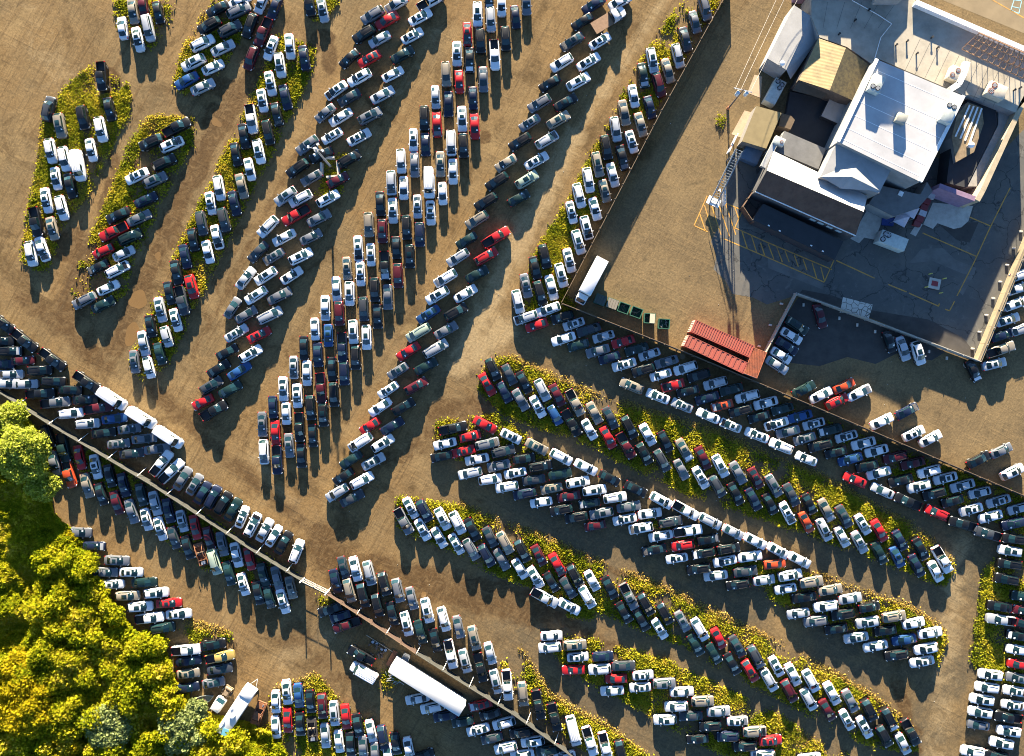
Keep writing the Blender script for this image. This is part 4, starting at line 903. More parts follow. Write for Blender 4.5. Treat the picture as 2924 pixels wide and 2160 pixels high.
def structures():
    BROWN = corrugated('fence_brown', (0.055, 0.042, 0.032), 4.0, 'X', 0.8, 0.0, dirt=(0.11, 0.06, 0.03)); RAIL = mat('rail_rusty', (0.13, 0.085, 0.05), 0.7, scale=2)
    GREYF = mat('fence_concrete', (0.024, 0.025, 0.022), 0.9, scale=0.8, var=0.45); RUSTF = corrugated('fence_rusty', (0.042, 0.022, 0.014), 4.0, 'X', 0.85, 0.0, dirt=(0.026, 0.015, 0.011)); WHITE = mat('white_metal', (0.75, 0.75, 0.74), 0.4, scale=2); GRAIL = mat('rail_grey', (0.06, 0.06, 0.05), 0.8)
    fence('dark brown board fence beside the shaded strip left of the buildings', [q(TC, 1930, -160, 2.1), q(TC, 1310, 962, 2.1), q(TD, 432, 992, 2.1)], 2.1, BROWN, RAIL, RAIL)
    fence('dark board fence running from the corner past the red containers', [q(TD, 440, 1000, 2.1), q(TD, 1460, 1402, 2.1), q(TJ, 0, 75, 2.1), q(TJ, 1170, 572, 2.1), q(TJ, 2400, 1095, 2.1)], 2.1, BROWN, RAIL, RAIL)
    fence('pale concrete fence with white braces left of the lattice gate', [q(TE, -120, 55, 2.1), q(TE, 420, 402, 2.1), q(TE, 1320, 935, 2.1), q(TE, 2236, 1532, 2.1), q(TF, 395, 120, 2.1)], 2.1, GREYF, GREYF, GRAIL, 3.2, WHITE)
    fence('rusty sheet fence right of the lattice gate', [q(TF, 612, 235, 2.1), q(TF, 880, 410, 2.1), q(TF, 1392, 755, 2.1)], 2.1, RUSTF, RAIL, RAIL, 3.2, WHITE)
    fence('pale concrete fence above the white semi trailer', [q(TF, 1398, 759, 2.1), q(TF, 1860, 1052, 2.1), q(TF, 2236, 1282, 2.1), q(TG, 620, 1725, 2.1)], 2.1, GREYF, GREYF, GRAIL, 3.2, WHITE)
    PANEL = mat('panel_white', (0.30, 0.28, 0.24), 0.7, scale=0.8, var=0.35); TANW = mat('panel_tan', (0.22, 0.175, 0.11), 0.8, scale=0.7, var=0.3)
    for lab, pts, m in (('short grey panel fence beside a line of parked cars', [q(TB, 255, 912, 1.6), q(TB, -40, 1475, 1.6)], PANEL), ('long white panel fence dividing the shaded lot', [q(TB, 262, 915, 1.6), q(TB, 880, 1135, 1.6), q(TB, 1845, 1502, 1.6)], PANEL), ('tan panel fence with bright top running up the right edge', [q(TB, 1852, 1505, 1.7), q(TB, 2400, 175, 1.7)], TANW)):
        t = fence(lab, pts, 1.6, m, STEEL, m, 3.2, None, rail=True, thick=0.8 if m is TANW else 0.2, group='panel fences on the lot')
        a, b = Vector((pts[0].x, pts[0].y, 0)), Vector((pts[-1].x, pts[-1].y, 0)); u = (b - a).normalized(); n = int((b - a).length / 3.3); nn = Vector((u.y, -u.x, 0))
        if m is TANW: nn = -nn
        fm = MB(); fm.box((0, 0, 0.16), (0.35, 0.6, 0.32)); fm = bevelled(fm.mesh('foot_block', CONC), 0.05)
        for i in range(n): link('foot_block', fm, t, (b - a) * ((i + 0.6) / n) + nn * 1.25, math.atan2(u.y, u.x) + 0.3)
    # lattice gate
    a, b = q(TF, 395, 125, 2.2), q(TF, 610, 230, 2.2); t = thing('gate', 'pale steel lattice gate closing the gap in the fence', 'gate', (a.x, a.y, 0)); dv = Vector((b.x - a.x, b.y - a.y, 0)); GM = mat('gate_steel', (0.5, 0.5, 0.48), 0.5, 0.3)
    for f0, f1 in ((0.02, 0.48), (0.52, 0.98)):
        m = MB()
        for z in (0.2, 1.2, 2.2): m.bar(dv * f0 + Vector((0, 0, z)), dv * f1 + Vector((0, 0, z)), 0.07)
        for k in range(11): c = dv * (f0 + (f1 - f0) * k / 10); m.bar(c + Vector((0, 0, 0.2)), c + Vector((0, 0, 2.2)), 0.06 if k in (0, 10) else 0.035)
        obj('gate_leaf', m, GM, t)
    for f in (-0.01, 1.01):
        m = MB(); m.cyl(dv * f, dv * f + Vector((0, 0, 3.0)), 0.12, n=10); obj('post', m, WHITE, t)

    # ---------------- paint, slabs and patches on the lot
    YEL = mat('line_yellow', (0.50, 0.25, 0.035), 0.8, scale=1.2, var=0.75, dirt=(0.12, 0.09, 0.06))
    L = [(TB, s) for s in ((0,470,560,705),(0,600,490,815),(490,815,575,625),(0,480,50,610),(75,505,125,640),(150,545,185,640),(230,580,265,680),(305,610,340,710),(385,645,425,780),(460,680,490,795),(595,625,930,780),(1050,835,1210,900),(1230,910,1490,1025),(1490,1025,1496,1000),(1545,1050,1585,1065),(1585,1065,1630,980),(1650,935,1800,640),(1800,640,1945,325),(1945,325,2115,-10),(1945,325,1745,240),(1350,385,1820,590))]
    L += [(TD, s) for s in ((1590,320,1705,60),(1590,320,1710,375),(1850,120,2015,185),(2015,185,1945,340),(1945,340,2236,470),(1850,435,2236,600),(1640,220,1690,365),(1680,140,1750,370),(1745,150,1825,400),(1810,150,1900,415),(1865,130,1955,400),(1945,160,1980,260),(2010,375,2055,520),(2090,405,2135,550),(2170,470,2210,590))]
    m = MB()
    for T, (x1, y1, x2, y2) in L:
        a, b = q(T, x1, y1), q(T, x2, y2); u = (b - a).normalized(); n = Vector((-u.y, u.x, 0)) * 0.10; z = Vector((0, 0, 0.016)); m.face([a - n + z, b - n + z, b + n + z, a + n + z])
    struct('road_markings', m, YEL)
    ASP = mat('asphalt_patch', (0.115, 0.11, 0.10), 0.9, scale=0.5, var=0.3); TARMAC_SHADE = mat('asphalt_dark', (0.045, 0.040, 0.036), 0.9, scale=0.5, var=0.35)
    LOT = mat('lot_asphalt', (0.066, 0.066, 0.062), 0.9, scale=0.16, var=0.55, dirt=(0.135, 0.122, 0.10))
    if not LOT.get('worn'):
        tt = LOT.node_tree; N = tt.nodes; bs = N['Principled BSDF']; src = bs.inputs['Base Color'].links[0].from_socket; tc = N.new('ShaderNodeTexCoord'); prev = src
        for sc_, dist, lo, hi, col, f in ((0.35, 2.4, 0.55, 0.72, (0.15, 0.145, 0.13), 0.6), (0.22, 3.0, 0.56, 0.70, (0.028, 0.027, 0.025), 0.65), (1.6, 1.0, 0.52, 0.75, (0.03, 0.03, 0.03), 0.35)):
            n = N.new('ShaderNodeTexNoise'); n.inputs['Scale'].default_value = sc_; n.inputs['Detail'].default_value = 9; n.inputs['Roughness'].default_value = 0.7; n.inputs['Distortion'].default_value = dist; tt.links.new(tc.outputs['Object'], n.inputs['Vector'])
            r = N.new('ShaderNodeMapRange'); r.inputs[1].default_value = lo; r.inputs[2].default_value = hi; r.inputs[4].default_value = f; tt.links.new(n.outputs[0], r.inputs[0]); mx = N.new('ShaderNodeMix'); mx.data_type = 'RGBA'; mx.inputs[7].default_value = (*col, 1); tt.links.new(r.outputs[0], mx.inputs[0]); tt.links.new(prev, mx.inputs[6]); prev = mx.outputs[2]
        vo = N.new('ShaderNodeTexVoronoi'); vo.feature = 'DISTANCE_TO_EDGE'; vo.inputs['Scale'].default_value = 0.16; n = N.new('ShaderNodeTexNoise'); n.inputs['Scale'].default_value = 0.5; n.inputs['Detail'].default_value = 6; tt.links.new(tc.outputs['Object'], n.inputs['Vector']); mxv = N.new('ShaderNodeMix'); mxv.data_type = 'VECTOR'; mxv.inputs[0].default_value = 0.12; tt.links.new(tc.outputs['Object'], mxv.inputs[4]); va = N.new('ShaderNodeVectorMath'); va.operation = 'SCALE'; va.inputs['Scale'].default_value = 20; tt.links.new(n.outputs['Color'], va.inputs[0]); tt.links.new(va.outputs[0], mxv.inputs[5]); tt.links.new(mxv.outputs[1], vo.inputs['Vector'])
        r = N.new('ShaderNodeMapRange'); r.inputs[1].default_value = 0.004; r.inputs[2].default_value = 0.014; r.inputs[3].default_value = 0.75; r.inputs[4].default_value = 0; tt.links.new(vo.outputs['Distance'], r.inputs[0]); mx = N.new('ShaderNodeMix'); mx.data_type = 'RGBA'; mx.inputs[7].default_value = (0.015, 0.015, 0.015, 1); tt.links.new(r.outputs[0], mx.inputs[0]); tt.links.new(prev, mx.inputs[6]); tt.links.new(mx.outputs[2], bs.inputs['Base Color']); LOT['worn'] = 1
    sheet('asphalt', [[P(x, y) for x, y in ((2100, 430), (2072, 500), (2060, 560), (2040, 600), (2052, 650), (2030, 690), (2046, 730), (2038, 770), (2070, 800), (2092, 840), (2150, 850), (2190, 870), (2280, 842), (2400, 882), (2490, 908), (2600, 960), (2795, 1030), (2850, 920), (2990, 640), (2990, 300), (2800, 500), (2600, 420), (2300, 420))]], 0.004, LOT)
    sheet('asphalt', [ql(TB, [(1230,650),(1340,525),(1525,515),(1640,620),(1820,690),(1795,760),(1700,740),(1440,630)]), ql(TB, [(1640,860),(1740,765),(1800,750),(1700,930)]), ql(TB, [(0,600),(490,830),(480,880),(0,690)])], 0.008, ASP)
    sheet('tarmac', [ql(TB, [(300,880),(560,930),(900,1060),(1400,1140),(1700,1300),(1800,1420),(1800,1480),(900,1130),(280,905)]), ql(TB, [(1480,300),(1840,290),(1760,470),(1640,440)]), [P(x, y) for x, y in ((2280, 850), (2400, 890), (2490, 915), (2610, 968), (2700, 1005), (2660, 1030), (2560, 1010), (2500, 1040), (2420, 1020), (2340, 1046), (2240, 1035), (2200, 1010), (2225, 930))]], 0.010, TARMAC_SHADE)  # last outline paints the hall's cast shade into the lot as dark ground
    CR = mat('cracked_concrete', (0.50, 0.47, 0.41), 0.9, scale=1, var=0.2)
    if not CR.get('vor'):
        tt = CR.node_tree; vo = tt.nodes.new('ShaderNodeTexVoronoi'); vo.feature = 'DISTANCE_TO_EDGE'; vo.inputs['Scale'].default_value = 1.0; tc = tt.nodes.new('ShaderNodeTexCoord'); tt.links.new(tc.outputs['Object'], vo.inputs['Vector'])
        rr = tt.nodes.new('ShaderNodeMapRange'); rr.inputs[1].default_value = 0.03; rr.inputs[2].default_value = 0.06; tt.links.new(vo.outputs['Distance'], rr.inputs[0]); mx = tt.nodes.new('ShaderNodeMix'); mx.data_type = 'RGBA'; mx.inputs[6].default_value = (0.10, 0.09, 0.075, 1)
        bs = tt.nodes['Principled BSDF']; src = bs.inputs['Base Color'].links[0].from_socket; tt.links.new(src, mx.inputs[7]); tt.links.new(rr.outputs[0], mx.inputs[0]); tt.links.new(mx.outputs[2], bs.inputs['Base Color']); CR['vor'] = 1
    sheet('concrete_slab', [ql(TB, [(655,945),(915,1012),(880,1130),(740,1085),(625,1080)])], 0.020, CR)
    sheet('pavement', [ql(TB, [(1440,120),(1790,150),(1750,280),(1690,335),(1620,350),(1480,300),(1440,350),(1355,310)]), ql(TB, [(880,160),(1010,240),(935,445),(840,425),(795,475),(720,435)]), ql(TB, [(1350,310),(1290,415),(1240,390),(1300,300)])], 0.020, CONC)
    TANP = mat('tan_pad', (0.42, 0.30, 0.20), 0.9, scale=1.2); rg = lambda pts: [P(2040 + x * .1789, 180 + y * .1789) for x, y in pts]
    sheet('pavement', [rg([(640,190),(760,220),(740,560),(525,480)]), rg([(480,760),(620,800),(440,1200),(270,1140)])], 0.016, TANP)
    t = thing('well_pad', 'square concrete well pad with red hatch and bollards', 'well pad', q(TB, 1450, 828), R(-12)); m = MB(); m.box((0, 0, 0.12), (2.1, 1.9, 0.24)); obj('slab', m, CONC, t); m = MB(); m.box((0, 0, 0.27), (1.15, 0.9, 0.08)); obj('hatch', m, mat('hatch_red', (0.22, 0.02, 0.025), 0.5), t)
    for x, y in ((-1.3, 1.5), (1.4, 1.2), (-1.5, -1.0), (1.3, -1.5)): m = MB(); m.cyl((x, y, 0), (x, y, 1.1), 0.10, n=10); m.dome((x, y, 1.1), 0.10, 0.06, 10); obj('bollard', m, mat('bollard_yellow', (0.55, 0.48, 0.12), 0.5), t)

    # ---------------- buildings
    MEMB = mat('white_membrane', (0.37, 0.37, 0.38), 0.55, scale=0.22, var=0.75, dirt=(0.25, 0.25, 0.26)); WALLG = mat('wall_grey', (0.22, 0.22, 0.22), 0.85, scale=0.6); SEAM = mat('seam_white', (0.72, 0.72, 0.72), 0.5); GREYR = mat('grey_roofing', (0.33, 0.30, 0.245), 0.9, scale=0.3, var=0.4); LTG = mat('light_grey_roof', (0.27, 0.27, 0.27), 0.8, scale=0.4, var=0.2)
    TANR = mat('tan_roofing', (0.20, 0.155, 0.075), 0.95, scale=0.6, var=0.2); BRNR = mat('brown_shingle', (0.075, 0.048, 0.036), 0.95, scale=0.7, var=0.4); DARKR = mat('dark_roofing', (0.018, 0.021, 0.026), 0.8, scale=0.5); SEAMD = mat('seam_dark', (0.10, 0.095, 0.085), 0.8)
    hall, c = building('warehouse', 'largest hall with flat white membrane roof', ql(TA, [(950,520),(1705,840),(1330,1590),(610,1240)], 8), 8, WALLG, MEMB)
    A, B_, C_, D_ = ql(TA, [(950,520),(1705,840),(1330,1590),(610,1240)], 8); lp = lambda a, b, f: a.lerp(b, f)
    roof_lines(hall, c, [(lp(A, D_, f), lp(B_, C_, f)) for f in (0.11, 0.33, 0.5, 0.66, 0.82, 0.95)] , 8.0, SEAM, 0.10)
    m = MB()
    for a, b in ((A, D_), (B_, C_)): m.bar((a.x - c.x, a.y - c.y, 8.08), (b.x - c.x, b.y - c.y, 8.08), 0.55, 0.35)
    obj('roof_edge', m, SEAM, hall)
    m = MB(); e0, e1 = lp(D_, C_, 0.1), lp(D_, C_, 0.85)
    t, c = building('annex', 'grey roofed front block with small pyramid roof', ql(TA, [(600,1250),(1085,1465),(970,1690),(460,1545)], 7), 7, WALLG, LTG)
    ap = q(TA, 735, 1545, 8.0); bs = ql(TA, [(462,1545),(800,1400),(985,1670),(640,1650)], 7.05); m = MB()
    for k in range(4): m.face([(bs[k].x - c.x, bs[k].y - c.y, 7.03), (bs[(k + 1) % 4].x - c.x, bs[(k + 1) % 4].y - c.y, 7.03), (ap.x - c.x, ap.y - c.y, 7.9)])
    bmh = obj('pyramid_roof', m, LTG, t); bm = bmesh.new(); bm.from_mesh(bmh.data); bmesh.ops.recalc_face_normals(bm, faces=bm.faces)
    for f in bm.faces:
        if f.normal.z < 0: f.normal_flip()
    bm.to_mesh(bmh.data); bm.free()
    # long gabled house: white slope to the sun, brown slope away from it
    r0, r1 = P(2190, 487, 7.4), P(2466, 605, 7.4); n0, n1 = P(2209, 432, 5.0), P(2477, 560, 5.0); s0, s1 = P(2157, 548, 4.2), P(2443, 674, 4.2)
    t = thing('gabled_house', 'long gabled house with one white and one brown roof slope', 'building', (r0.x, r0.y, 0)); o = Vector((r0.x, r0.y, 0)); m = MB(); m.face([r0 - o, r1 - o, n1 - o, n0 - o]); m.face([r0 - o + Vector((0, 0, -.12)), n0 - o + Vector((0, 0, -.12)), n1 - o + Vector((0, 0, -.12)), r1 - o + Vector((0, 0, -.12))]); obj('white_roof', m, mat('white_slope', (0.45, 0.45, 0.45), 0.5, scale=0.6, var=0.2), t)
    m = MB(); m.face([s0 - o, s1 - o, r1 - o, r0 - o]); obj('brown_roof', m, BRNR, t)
    m = MB(); fl = lambda v, z=0: Vector((v.x - o.x, v.y - o.y, z)); dz = Vector((0, 0, -0.05))
    for a, b in ((s0, s1), (n1, n0)): m.face([fl(a), fl(b), b - o + dz, a - o + dz])
    for a, b, r_ in ((n0, s0, r0), (s1, n1, r1)): m.face([fl(a), fl(b), b - o + dz, r_ - o + dz, a - o + dz])
    obj('wall', m, mat('wall_dark', (0.05, 0.05, 0.055), 0.8), t)
    m = MB(); m.bar(s0 - o + Vector((0, 0, 0.02)), s1 - o + Vector((0, 0, 0.02)), 0.16, 0.14); obj('gutter', m, WHITE, t)
    for f in (0.60, 0.68, 0.77, 0.86): m = MB(); p = s0.lerp(s1, f) - o; u = (s1 - s0).normalized(); nn = Vector((u.y, -u.x, 0)); c0 = p + nn * 0.03; m.box((c0.x, c0.y, 2.9), (1.1, 0.10, 0.9), rz=math.atan2(u.y, u.x)); obj('window', m, mat('window_pale', (0.35, 0.42, 0.45), 0.15), t)
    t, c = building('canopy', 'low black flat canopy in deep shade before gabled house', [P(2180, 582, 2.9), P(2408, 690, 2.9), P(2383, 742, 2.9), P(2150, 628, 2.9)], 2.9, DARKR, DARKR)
    for x, y in ((2195, 645), (2226, 660), (2316, 702), (2349, 718)): m = MB(); p = P(x, y, 2.9); m.box((p.x - c.x, p.y - c.y, 2.98), (0.35, 0.2, 0.12), rz=R(-25)); obj('lamp', m, WHITE, t)
    fence('brown board enclosure fence at corner of gabled house', [P(2152, 545, 2.2), P(2122, 590, 2.2), P(2153, 636, 2.2)], 2.2, corrugated('fence_board', (0.10, 0.055, 0.04), 3.0), RAIL, RAIL, 2.0, group='fences round the yard')
    building('shed', 'small tan flat roofed shed with white edge', [P(2160, 303, 3.2), P(2232, 323, 3.2), P(2188, 425, 3.2), P(2119, 404, 3.2)], 3.2, mat('wall_shed', (0.14, 0.13, 0.12), 0.8), TANR)
    # tan ribbed gable
    rr0, rr1 = q(TA, 680, 420, 6.4), q(TA, 540, 790, 6.4); w0, w1 = q(TA, 440, 335, 4.9), q(TA, 270, 700, 4.9); e0, e1 = q(TA, 895, 575, 4.7), q(TA, 755, 885, 4.7); o = Vector((rr0.x, rr0.y, 0)); t = thing('tan_house', 'house with tan ribbed gable roof between white hall and grey roof', 'building', o)
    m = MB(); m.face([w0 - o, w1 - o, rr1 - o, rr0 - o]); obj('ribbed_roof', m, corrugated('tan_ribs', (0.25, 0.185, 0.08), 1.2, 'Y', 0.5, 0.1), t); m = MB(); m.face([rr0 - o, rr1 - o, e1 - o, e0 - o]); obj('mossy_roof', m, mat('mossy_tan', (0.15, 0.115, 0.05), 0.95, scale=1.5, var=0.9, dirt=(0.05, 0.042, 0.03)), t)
    m = MB(); fl = lambda v, z=0: Vector((v.x - o.x, v.y - o.y, z))
    for a, b in ((w0, w1), (e1, e0)): m.face([fl(a), fl(b), b - o + dz, a - o + dz])
    m.face([fl(w1), fl(e1), e1 - o + dz, rr1 - o + dz, w1 - o + dz]); m.face([fl(e0), fl(w0), w0 - o + dz, rr0 - o + dz, e0 - o + dz]); obj('wall', m, mat('wall_brown', (0.08, 0.06, 0.05), 0.8), t)
    lo = ql(TA, [(270,705),(540,795),(475,862),(212,792)], 3.9); m = MB(); m.face([lo[0] - o + Vector((0, 0, 0.9)), lo[3] - o, lo[2] - o, lo[1] - o + Vector((0, 0, 0.9))]); obj('porch_roof', m, mat('dark_brown_roof', (0.05, 0.042, 0.032), 0.9), t)
    # big grey flat roof along the street
    gp = [(380,-70),(1260,-70),(1290,15),(2340,480),(2340,770),(2160,985),(1770,830),(1715,835),(955,512),(905,560),(690,412),(450,328),(378,150)]
    t, c = building('flat_roof_hall', 'wide flat grey roofed building along the street', ql(TA, gp, 5), 5, WALLG, GREYR)
    sm = []
    for k in range(10):
        a, b = q(TA, 1330 + k * 85, 340 + k * 36, 5), q(TA, 1200 + k * 85, 610 + k * 36, 5); sm.append((a, b))
    for k in range(5): a, b = q(TA, 520 + k * 150, 20, 5), q(TA, 480 + k * 120, 250, 5); sm.append((a, b))
    roof_lines(t, c, sm, 5.0, SEAMD, 0.05)
    m = MB(); a, b = q(TA, 1295, 18, 6), q(TA, 2340, 470, 6); m.bar((a.x - c.x, a.y - c.y, 5.5), (b.x - c.x, b.y - c.y, 5.5), 0.85, 1.0); obj('street_parapet', m, WHITE, t)
    m = MB()
    pts = ql(TA, [(735,5),(960,130),(1080,210),(985,330),(930,520)], 5.1)
    for a, b in zip(pts, pts[1:]): m.cyl((a.x - c.x, a.y - c.y, 5.1), (b.x - c.x, b.y - c.y, 5.1), 0.07, n=6)
    obj('roof_pipe', m, WHITE, t)
    t, c = building('narrow_house', 'narrow light grey pitched roof house at far left of buildings', ql(TA, [(225,45),(380,145),(160,612),(-5,512)], 4.6), 4.6, WALLG, LTG); a = [q(TA, x, y, 4.6) for x, y in ((380, 145), (452, 330), (222, 668), (160, 612))]
    m = MB(); m.face([(a[k].x - c.x, a[k].y - c.y, 4.62 if k in (0, 3) else 3.2) for k in range(4)][::-1]); oo = obj('side_roof', m, LTG, t); bm = bmesh.new(); bm.from_mesh(oo.data)
    for f in bm.faces:
        if f.normal.z < 0: f.normal_flip()
    bm.to_mesh(oo.data); bm.free()
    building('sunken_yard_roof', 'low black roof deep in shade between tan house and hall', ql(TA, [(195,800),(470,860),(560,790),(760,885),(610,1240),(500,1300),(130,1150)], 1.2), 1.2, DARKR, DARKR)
    building('metal_canopy', 'pale blue lit metal roof panel inside dark courtyard', ql(TA, [(572,800),(757,885),(637,1092),(465,1015)], 2.4), 2.4, DARKR, LTG)
    t, c = building('low_annex', 'low dark grey flat roof behind gabled house', ql(TA, [(145,1145),(505,1300),(440,1480),(60,1320)], 4), 4, WALLG, mat('dark_grey_roof', (0.13, 0.13, 0.13), 0.9, scale=0.5, var=0.3))
    building('lean_to', 'small brown lean-to roof beside the tan shed', ql(TA, [(120,990),(205,1015),(235,1050),(198,1132),(92,1100)], 2.6), 2.6, WOOD, mat('brown_lean', (0.11, 0.075, 0.045), 0.9))
    # court on the right with ramp and parapet
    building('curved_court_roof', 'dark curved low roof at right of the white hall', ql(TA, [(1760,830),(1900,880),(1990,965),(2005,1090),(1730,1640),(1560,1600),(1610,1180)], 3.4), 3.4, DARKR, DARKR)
    t, c = building('skylight_roof', 'tan roof with four white skylight strips', ql(TA, [(1745,895),(1868,940),(1885,1080),(1800,1330),(1640,1420),(1605,1200),(1650,1010)], 4.2), 4.2, WALLG, mat('tan_court', (0.22, 0.16, 0.095), 0.9, scale=1.2, var=0.5))
    for k in range(4): m = MB(); a, b = q(TA, 1760 + k * 35, 920 + k * 10, 4.2), q(TA, 1635 + k * 42, 1195 + k * 18, 4.2); m.bar((a.x - c.x, a.y - c.y, 4.26), (b.x - c.x, b.y - c.y, 4.26), 0.28, 0.12); obj('skylight', m, WHITE, t)
    TANP2 = mat('tan_parapet', (0.34, 0.28, 0.19), 0.85, scale=0.8); t = thing('parapet_wall', 'tall tan parapet wall bounding the right hand court', 'wall', q(TA, 2236, 900)); o = t.location.copy(); m = MB(); pp = [q(TA, 2330, 700, 5.0), q(TA, 2225, 905, 5.0), q(TA, 2085, 1210, 5.0), q(TA, 1880, 1660, 5.0), q(TB, 1830, 100, 5.0)]
    for a, b in zip(pp, pp[1:]): m.bar((a.x - o.x, a.y - o.y, 2.5), (b.x - o.x, b.y - o.y, 2.5), 0.9, 5.0)
    obj('wall', m, TANP2, t)
    m = MB(); a, b = q(TB, 1815, 85, 5), q(TB, 1500, -30, 5); m.bar((a.x - o.x, a.y - o.y, 2.45), (b.x - o.x, b.y - o.y, 2.45), 0.85, 4.9); obj('purple_wall', m, mat('purple_wall', (0.20, 0.13, 0.20), 0.8), t)
    building('roof_walk', 'curved pale walkway roof inside the tan parapet', ql(TA, [(2012,970),(2165,990),(2070,1200),(1865,1630),(1742,1630),(2012,1092)], 3.3), 3.3, WALLG, mat('walk_grey', (0.26, 0.25, 0.23), 0.9))
    t, c = building('lower_annex', 'blue grey flat roof below the white hall', ql(TB, [(985,-30),(1330,50),(1390,-60),(1440,20),(1310,170),(1100,240),(880,130)], 3.2), 3.2, WALLG, mat('dark_grey_roof', (0.13, 0.13, 0.13), 0.9))
    m = MB(); p = q(TB, 1158, 42, 3.2); m.box((p.x - c.x, p.y - c.y, 3.28), (0.8, 0.8, 0.2), rz=R(-25)); obj('skylight', m, WHITE, t)
    # the taller building beyond the top edge that throws the long shade
    t, c = building('tall_building', 'purple edged tall building cut off by the top edge', [P(2300, -45, 6.6), P(2560, -14, 6.6), P(2600, -60, 6.6), P(2620, -400, 6.6), P(2300, -400, 6.6)], 6.6, mat('purple_wall', (0.20, 0.13, 0.20), 0.8), DARKR)
    m = MB(); a = P(2576, -75, 12.4); m.box((a.x - c.x, a.y - c.y, 9.4), (4.4, 4.5, 6.0)); obj('stair_tower', m, WALLG, t)
    for i, (x, ww, hh) in enumerate(((2330, 3.0, 1.3), (2400, 2.2, 0.9), (2475, 3.2, 1.5))): m = MB(); a = P(x, -70, 8); m.box((a.x - c.x, a.y - c.y, 6.6 + hh / 2), (ww, 1.6, hh)); obj('roof_cabin', m, WALLG, t)
    for i, (x, y) in enumerate(((1120, 395), (1215, 362), (1300, 470), (760, 180), (620, 300), (2150, 790), (2200, 770), (1430, 330), (1480, 420), (880, 90))):
        p = q(TA, x, y, 5.2); t = thing('roof_pipe_vent', 'small dark pipe vent on the wide grey flat roof', 'roof vent', (p.x, p.y, 5.0), 0, 'small dark pipe vents on the grey flat roof'); m = MB(); m.cyl((0, 0, 0), (0, 0, 0.5), 0.14, n=10); obj('pipe', m, TRIM, t); m = MB(); m.cyl((0, 0, 0.5), (0, 0, 0.58), 0.2, n=10); obj('cap', m, TRIM, t)
    # roof plant
    AW = mat('unit_grey', (0.40, 0.43, 0.40), 0.5, scale=2); AT = mat('unit_tan', (0.50, 0.44, 0.34), 0.5, scale=2); FR = mat('fan_rust', (0.22, 0.07, 0.035), 0.6)
    hvac('grey roof unit with two fans at upper left of white roof', q(TA, 945, 735, 9), 8, 2.0, 3.0, 1.2, R(-23), [(-0.22, -0.25), (0.22, -0.25)], AW)
    hvac('grey roof unit with two fans at right edge of white roof', q(TA, 1575, 985, 9), 8, 2.0, 3.6, 1.2, R(-23), [(-0.22, 0.3), (0.22, 0.3)], AW)
    hvac('small slatted vent hood in middle of white roof', q(TA, 1160, 1040, 8.6), 8, 1.7, 1.6, 1.0, R(-23), [], mat('hood_grey', (0.25, 0.25, 0.22), 0.6))
    hvac('tan roof unit with two rusty fans beside white duct', q(TA, 1625, 650, 6), 5, 2.0, 2.4, 1.4, R(-23), [(-0.2, -0.2), (0.1, 0.25)], AT, fan_col=FR)
    hvac('wide tan roof unit with two rusty fans near tan parapet', q(TA, 1985, 800, 6), 5, 3.2, 2.4, 1.5, R(-23), [(-0.3, -0.22), (-0.25, 0.25)], AT, fan_col=FR)
    hvac('small roof unit with one fan by tan shed', q(TA, 100, 1235, 5), 4, 1.9, 1.4, 1.0, R(-23), [(0.2, 0.0)], AW, fan_col=FR)
    hvac('blue grey ground unit with three fans beside tan shed', q(TA, 65, 800, 2), 0, 2.1, 4.6, 2.0, R(-28), [(-0.22, 0.38), (0.22, 0.34), (0.16, 0.18)], AW, 'ground_unit')
    hvac('large pale ground unit with three fans on the lot', q(TB, 1095, 450, 2.2), 0, 5.0, 2.3, 2.2, R(-21), [(-0.36, 0.25), (-0.24, 0.22), (-0.38, -0.22)], AW, 'ground_unit')
    t = thing('air_duct', 'big white bent air duct beside tan roof unit', 'duct', q(TA, 1690, 680, 5.5)); o = t.location.copy(); pts = ql(TA, [(1735,545),(1710,640),(1660,740),(1590,785)], 6.3); m = MB()
    for a, b in zip(pts, pts[1:]): m.bar((a.x - o.x, a.y - o.y, 0.6), (b.x - o.x, b.y - o.y, 0.6), 1.0, 1.0)
    obj('duct_run', m, WHITE, t)
    t = thing('air_duct', 'grey sheet metal duct running down beside gabled house', 'duct', q(TA, 20, 1330, 4)); o = t.location.copy(); m = MB(); pts = [P(2216, 402, 4.5), P(2205, 425, 4.5), P(2178, 478, 4.5)]
    for a, b in zip(pts, pts[1:]): m.bar((a.x - o.x, a.y - o.y, 0.3), (b.x - o.x, b.y - o.y, 0.3), 0.9, 0.8)
    obj('duct_run', m, STEEL, t); m = MB(); m.bar((0, 0.6, 0), (0, 0.6, -4), 0.2); obj('support', m, STEEL, t)
    vent('round white vent on the narrow grey house', q(TA, 125, 556, 5.5), 4.6); vent('round white vent beside tan ribbed roof', q(TA, 570, 757, 5.8), 4.9, 0.5); vent('round white vent below the skylight strips', q(TA, 1772, 1270, 5), 4.2, 0.55)
    # rusty roof truss
    t = thing('roof_truss', 'rusty open steel frame lying along the street parapet', 'steel frame', q(TA, 2000, 480, 6)); o = t.location.copy(); g0, g1, g2, g3 = ql(TA, [(1815,312),(2340,545),(2340,735),(1700,425)], 6.2); m = MB()
    fl = lambda v, z: Vector((v.x - o.x, v.y - o.y, z - 6 + 0))
    for f in (0, 0.33, 0.66, 1):
        a, b = g0.lerp(g3, f), g1.lerp(g2, f); m.bar(fl(a, 7.2 - 1.2 * f), fl(b, 7.2 - 1.2 * f), 0.14)
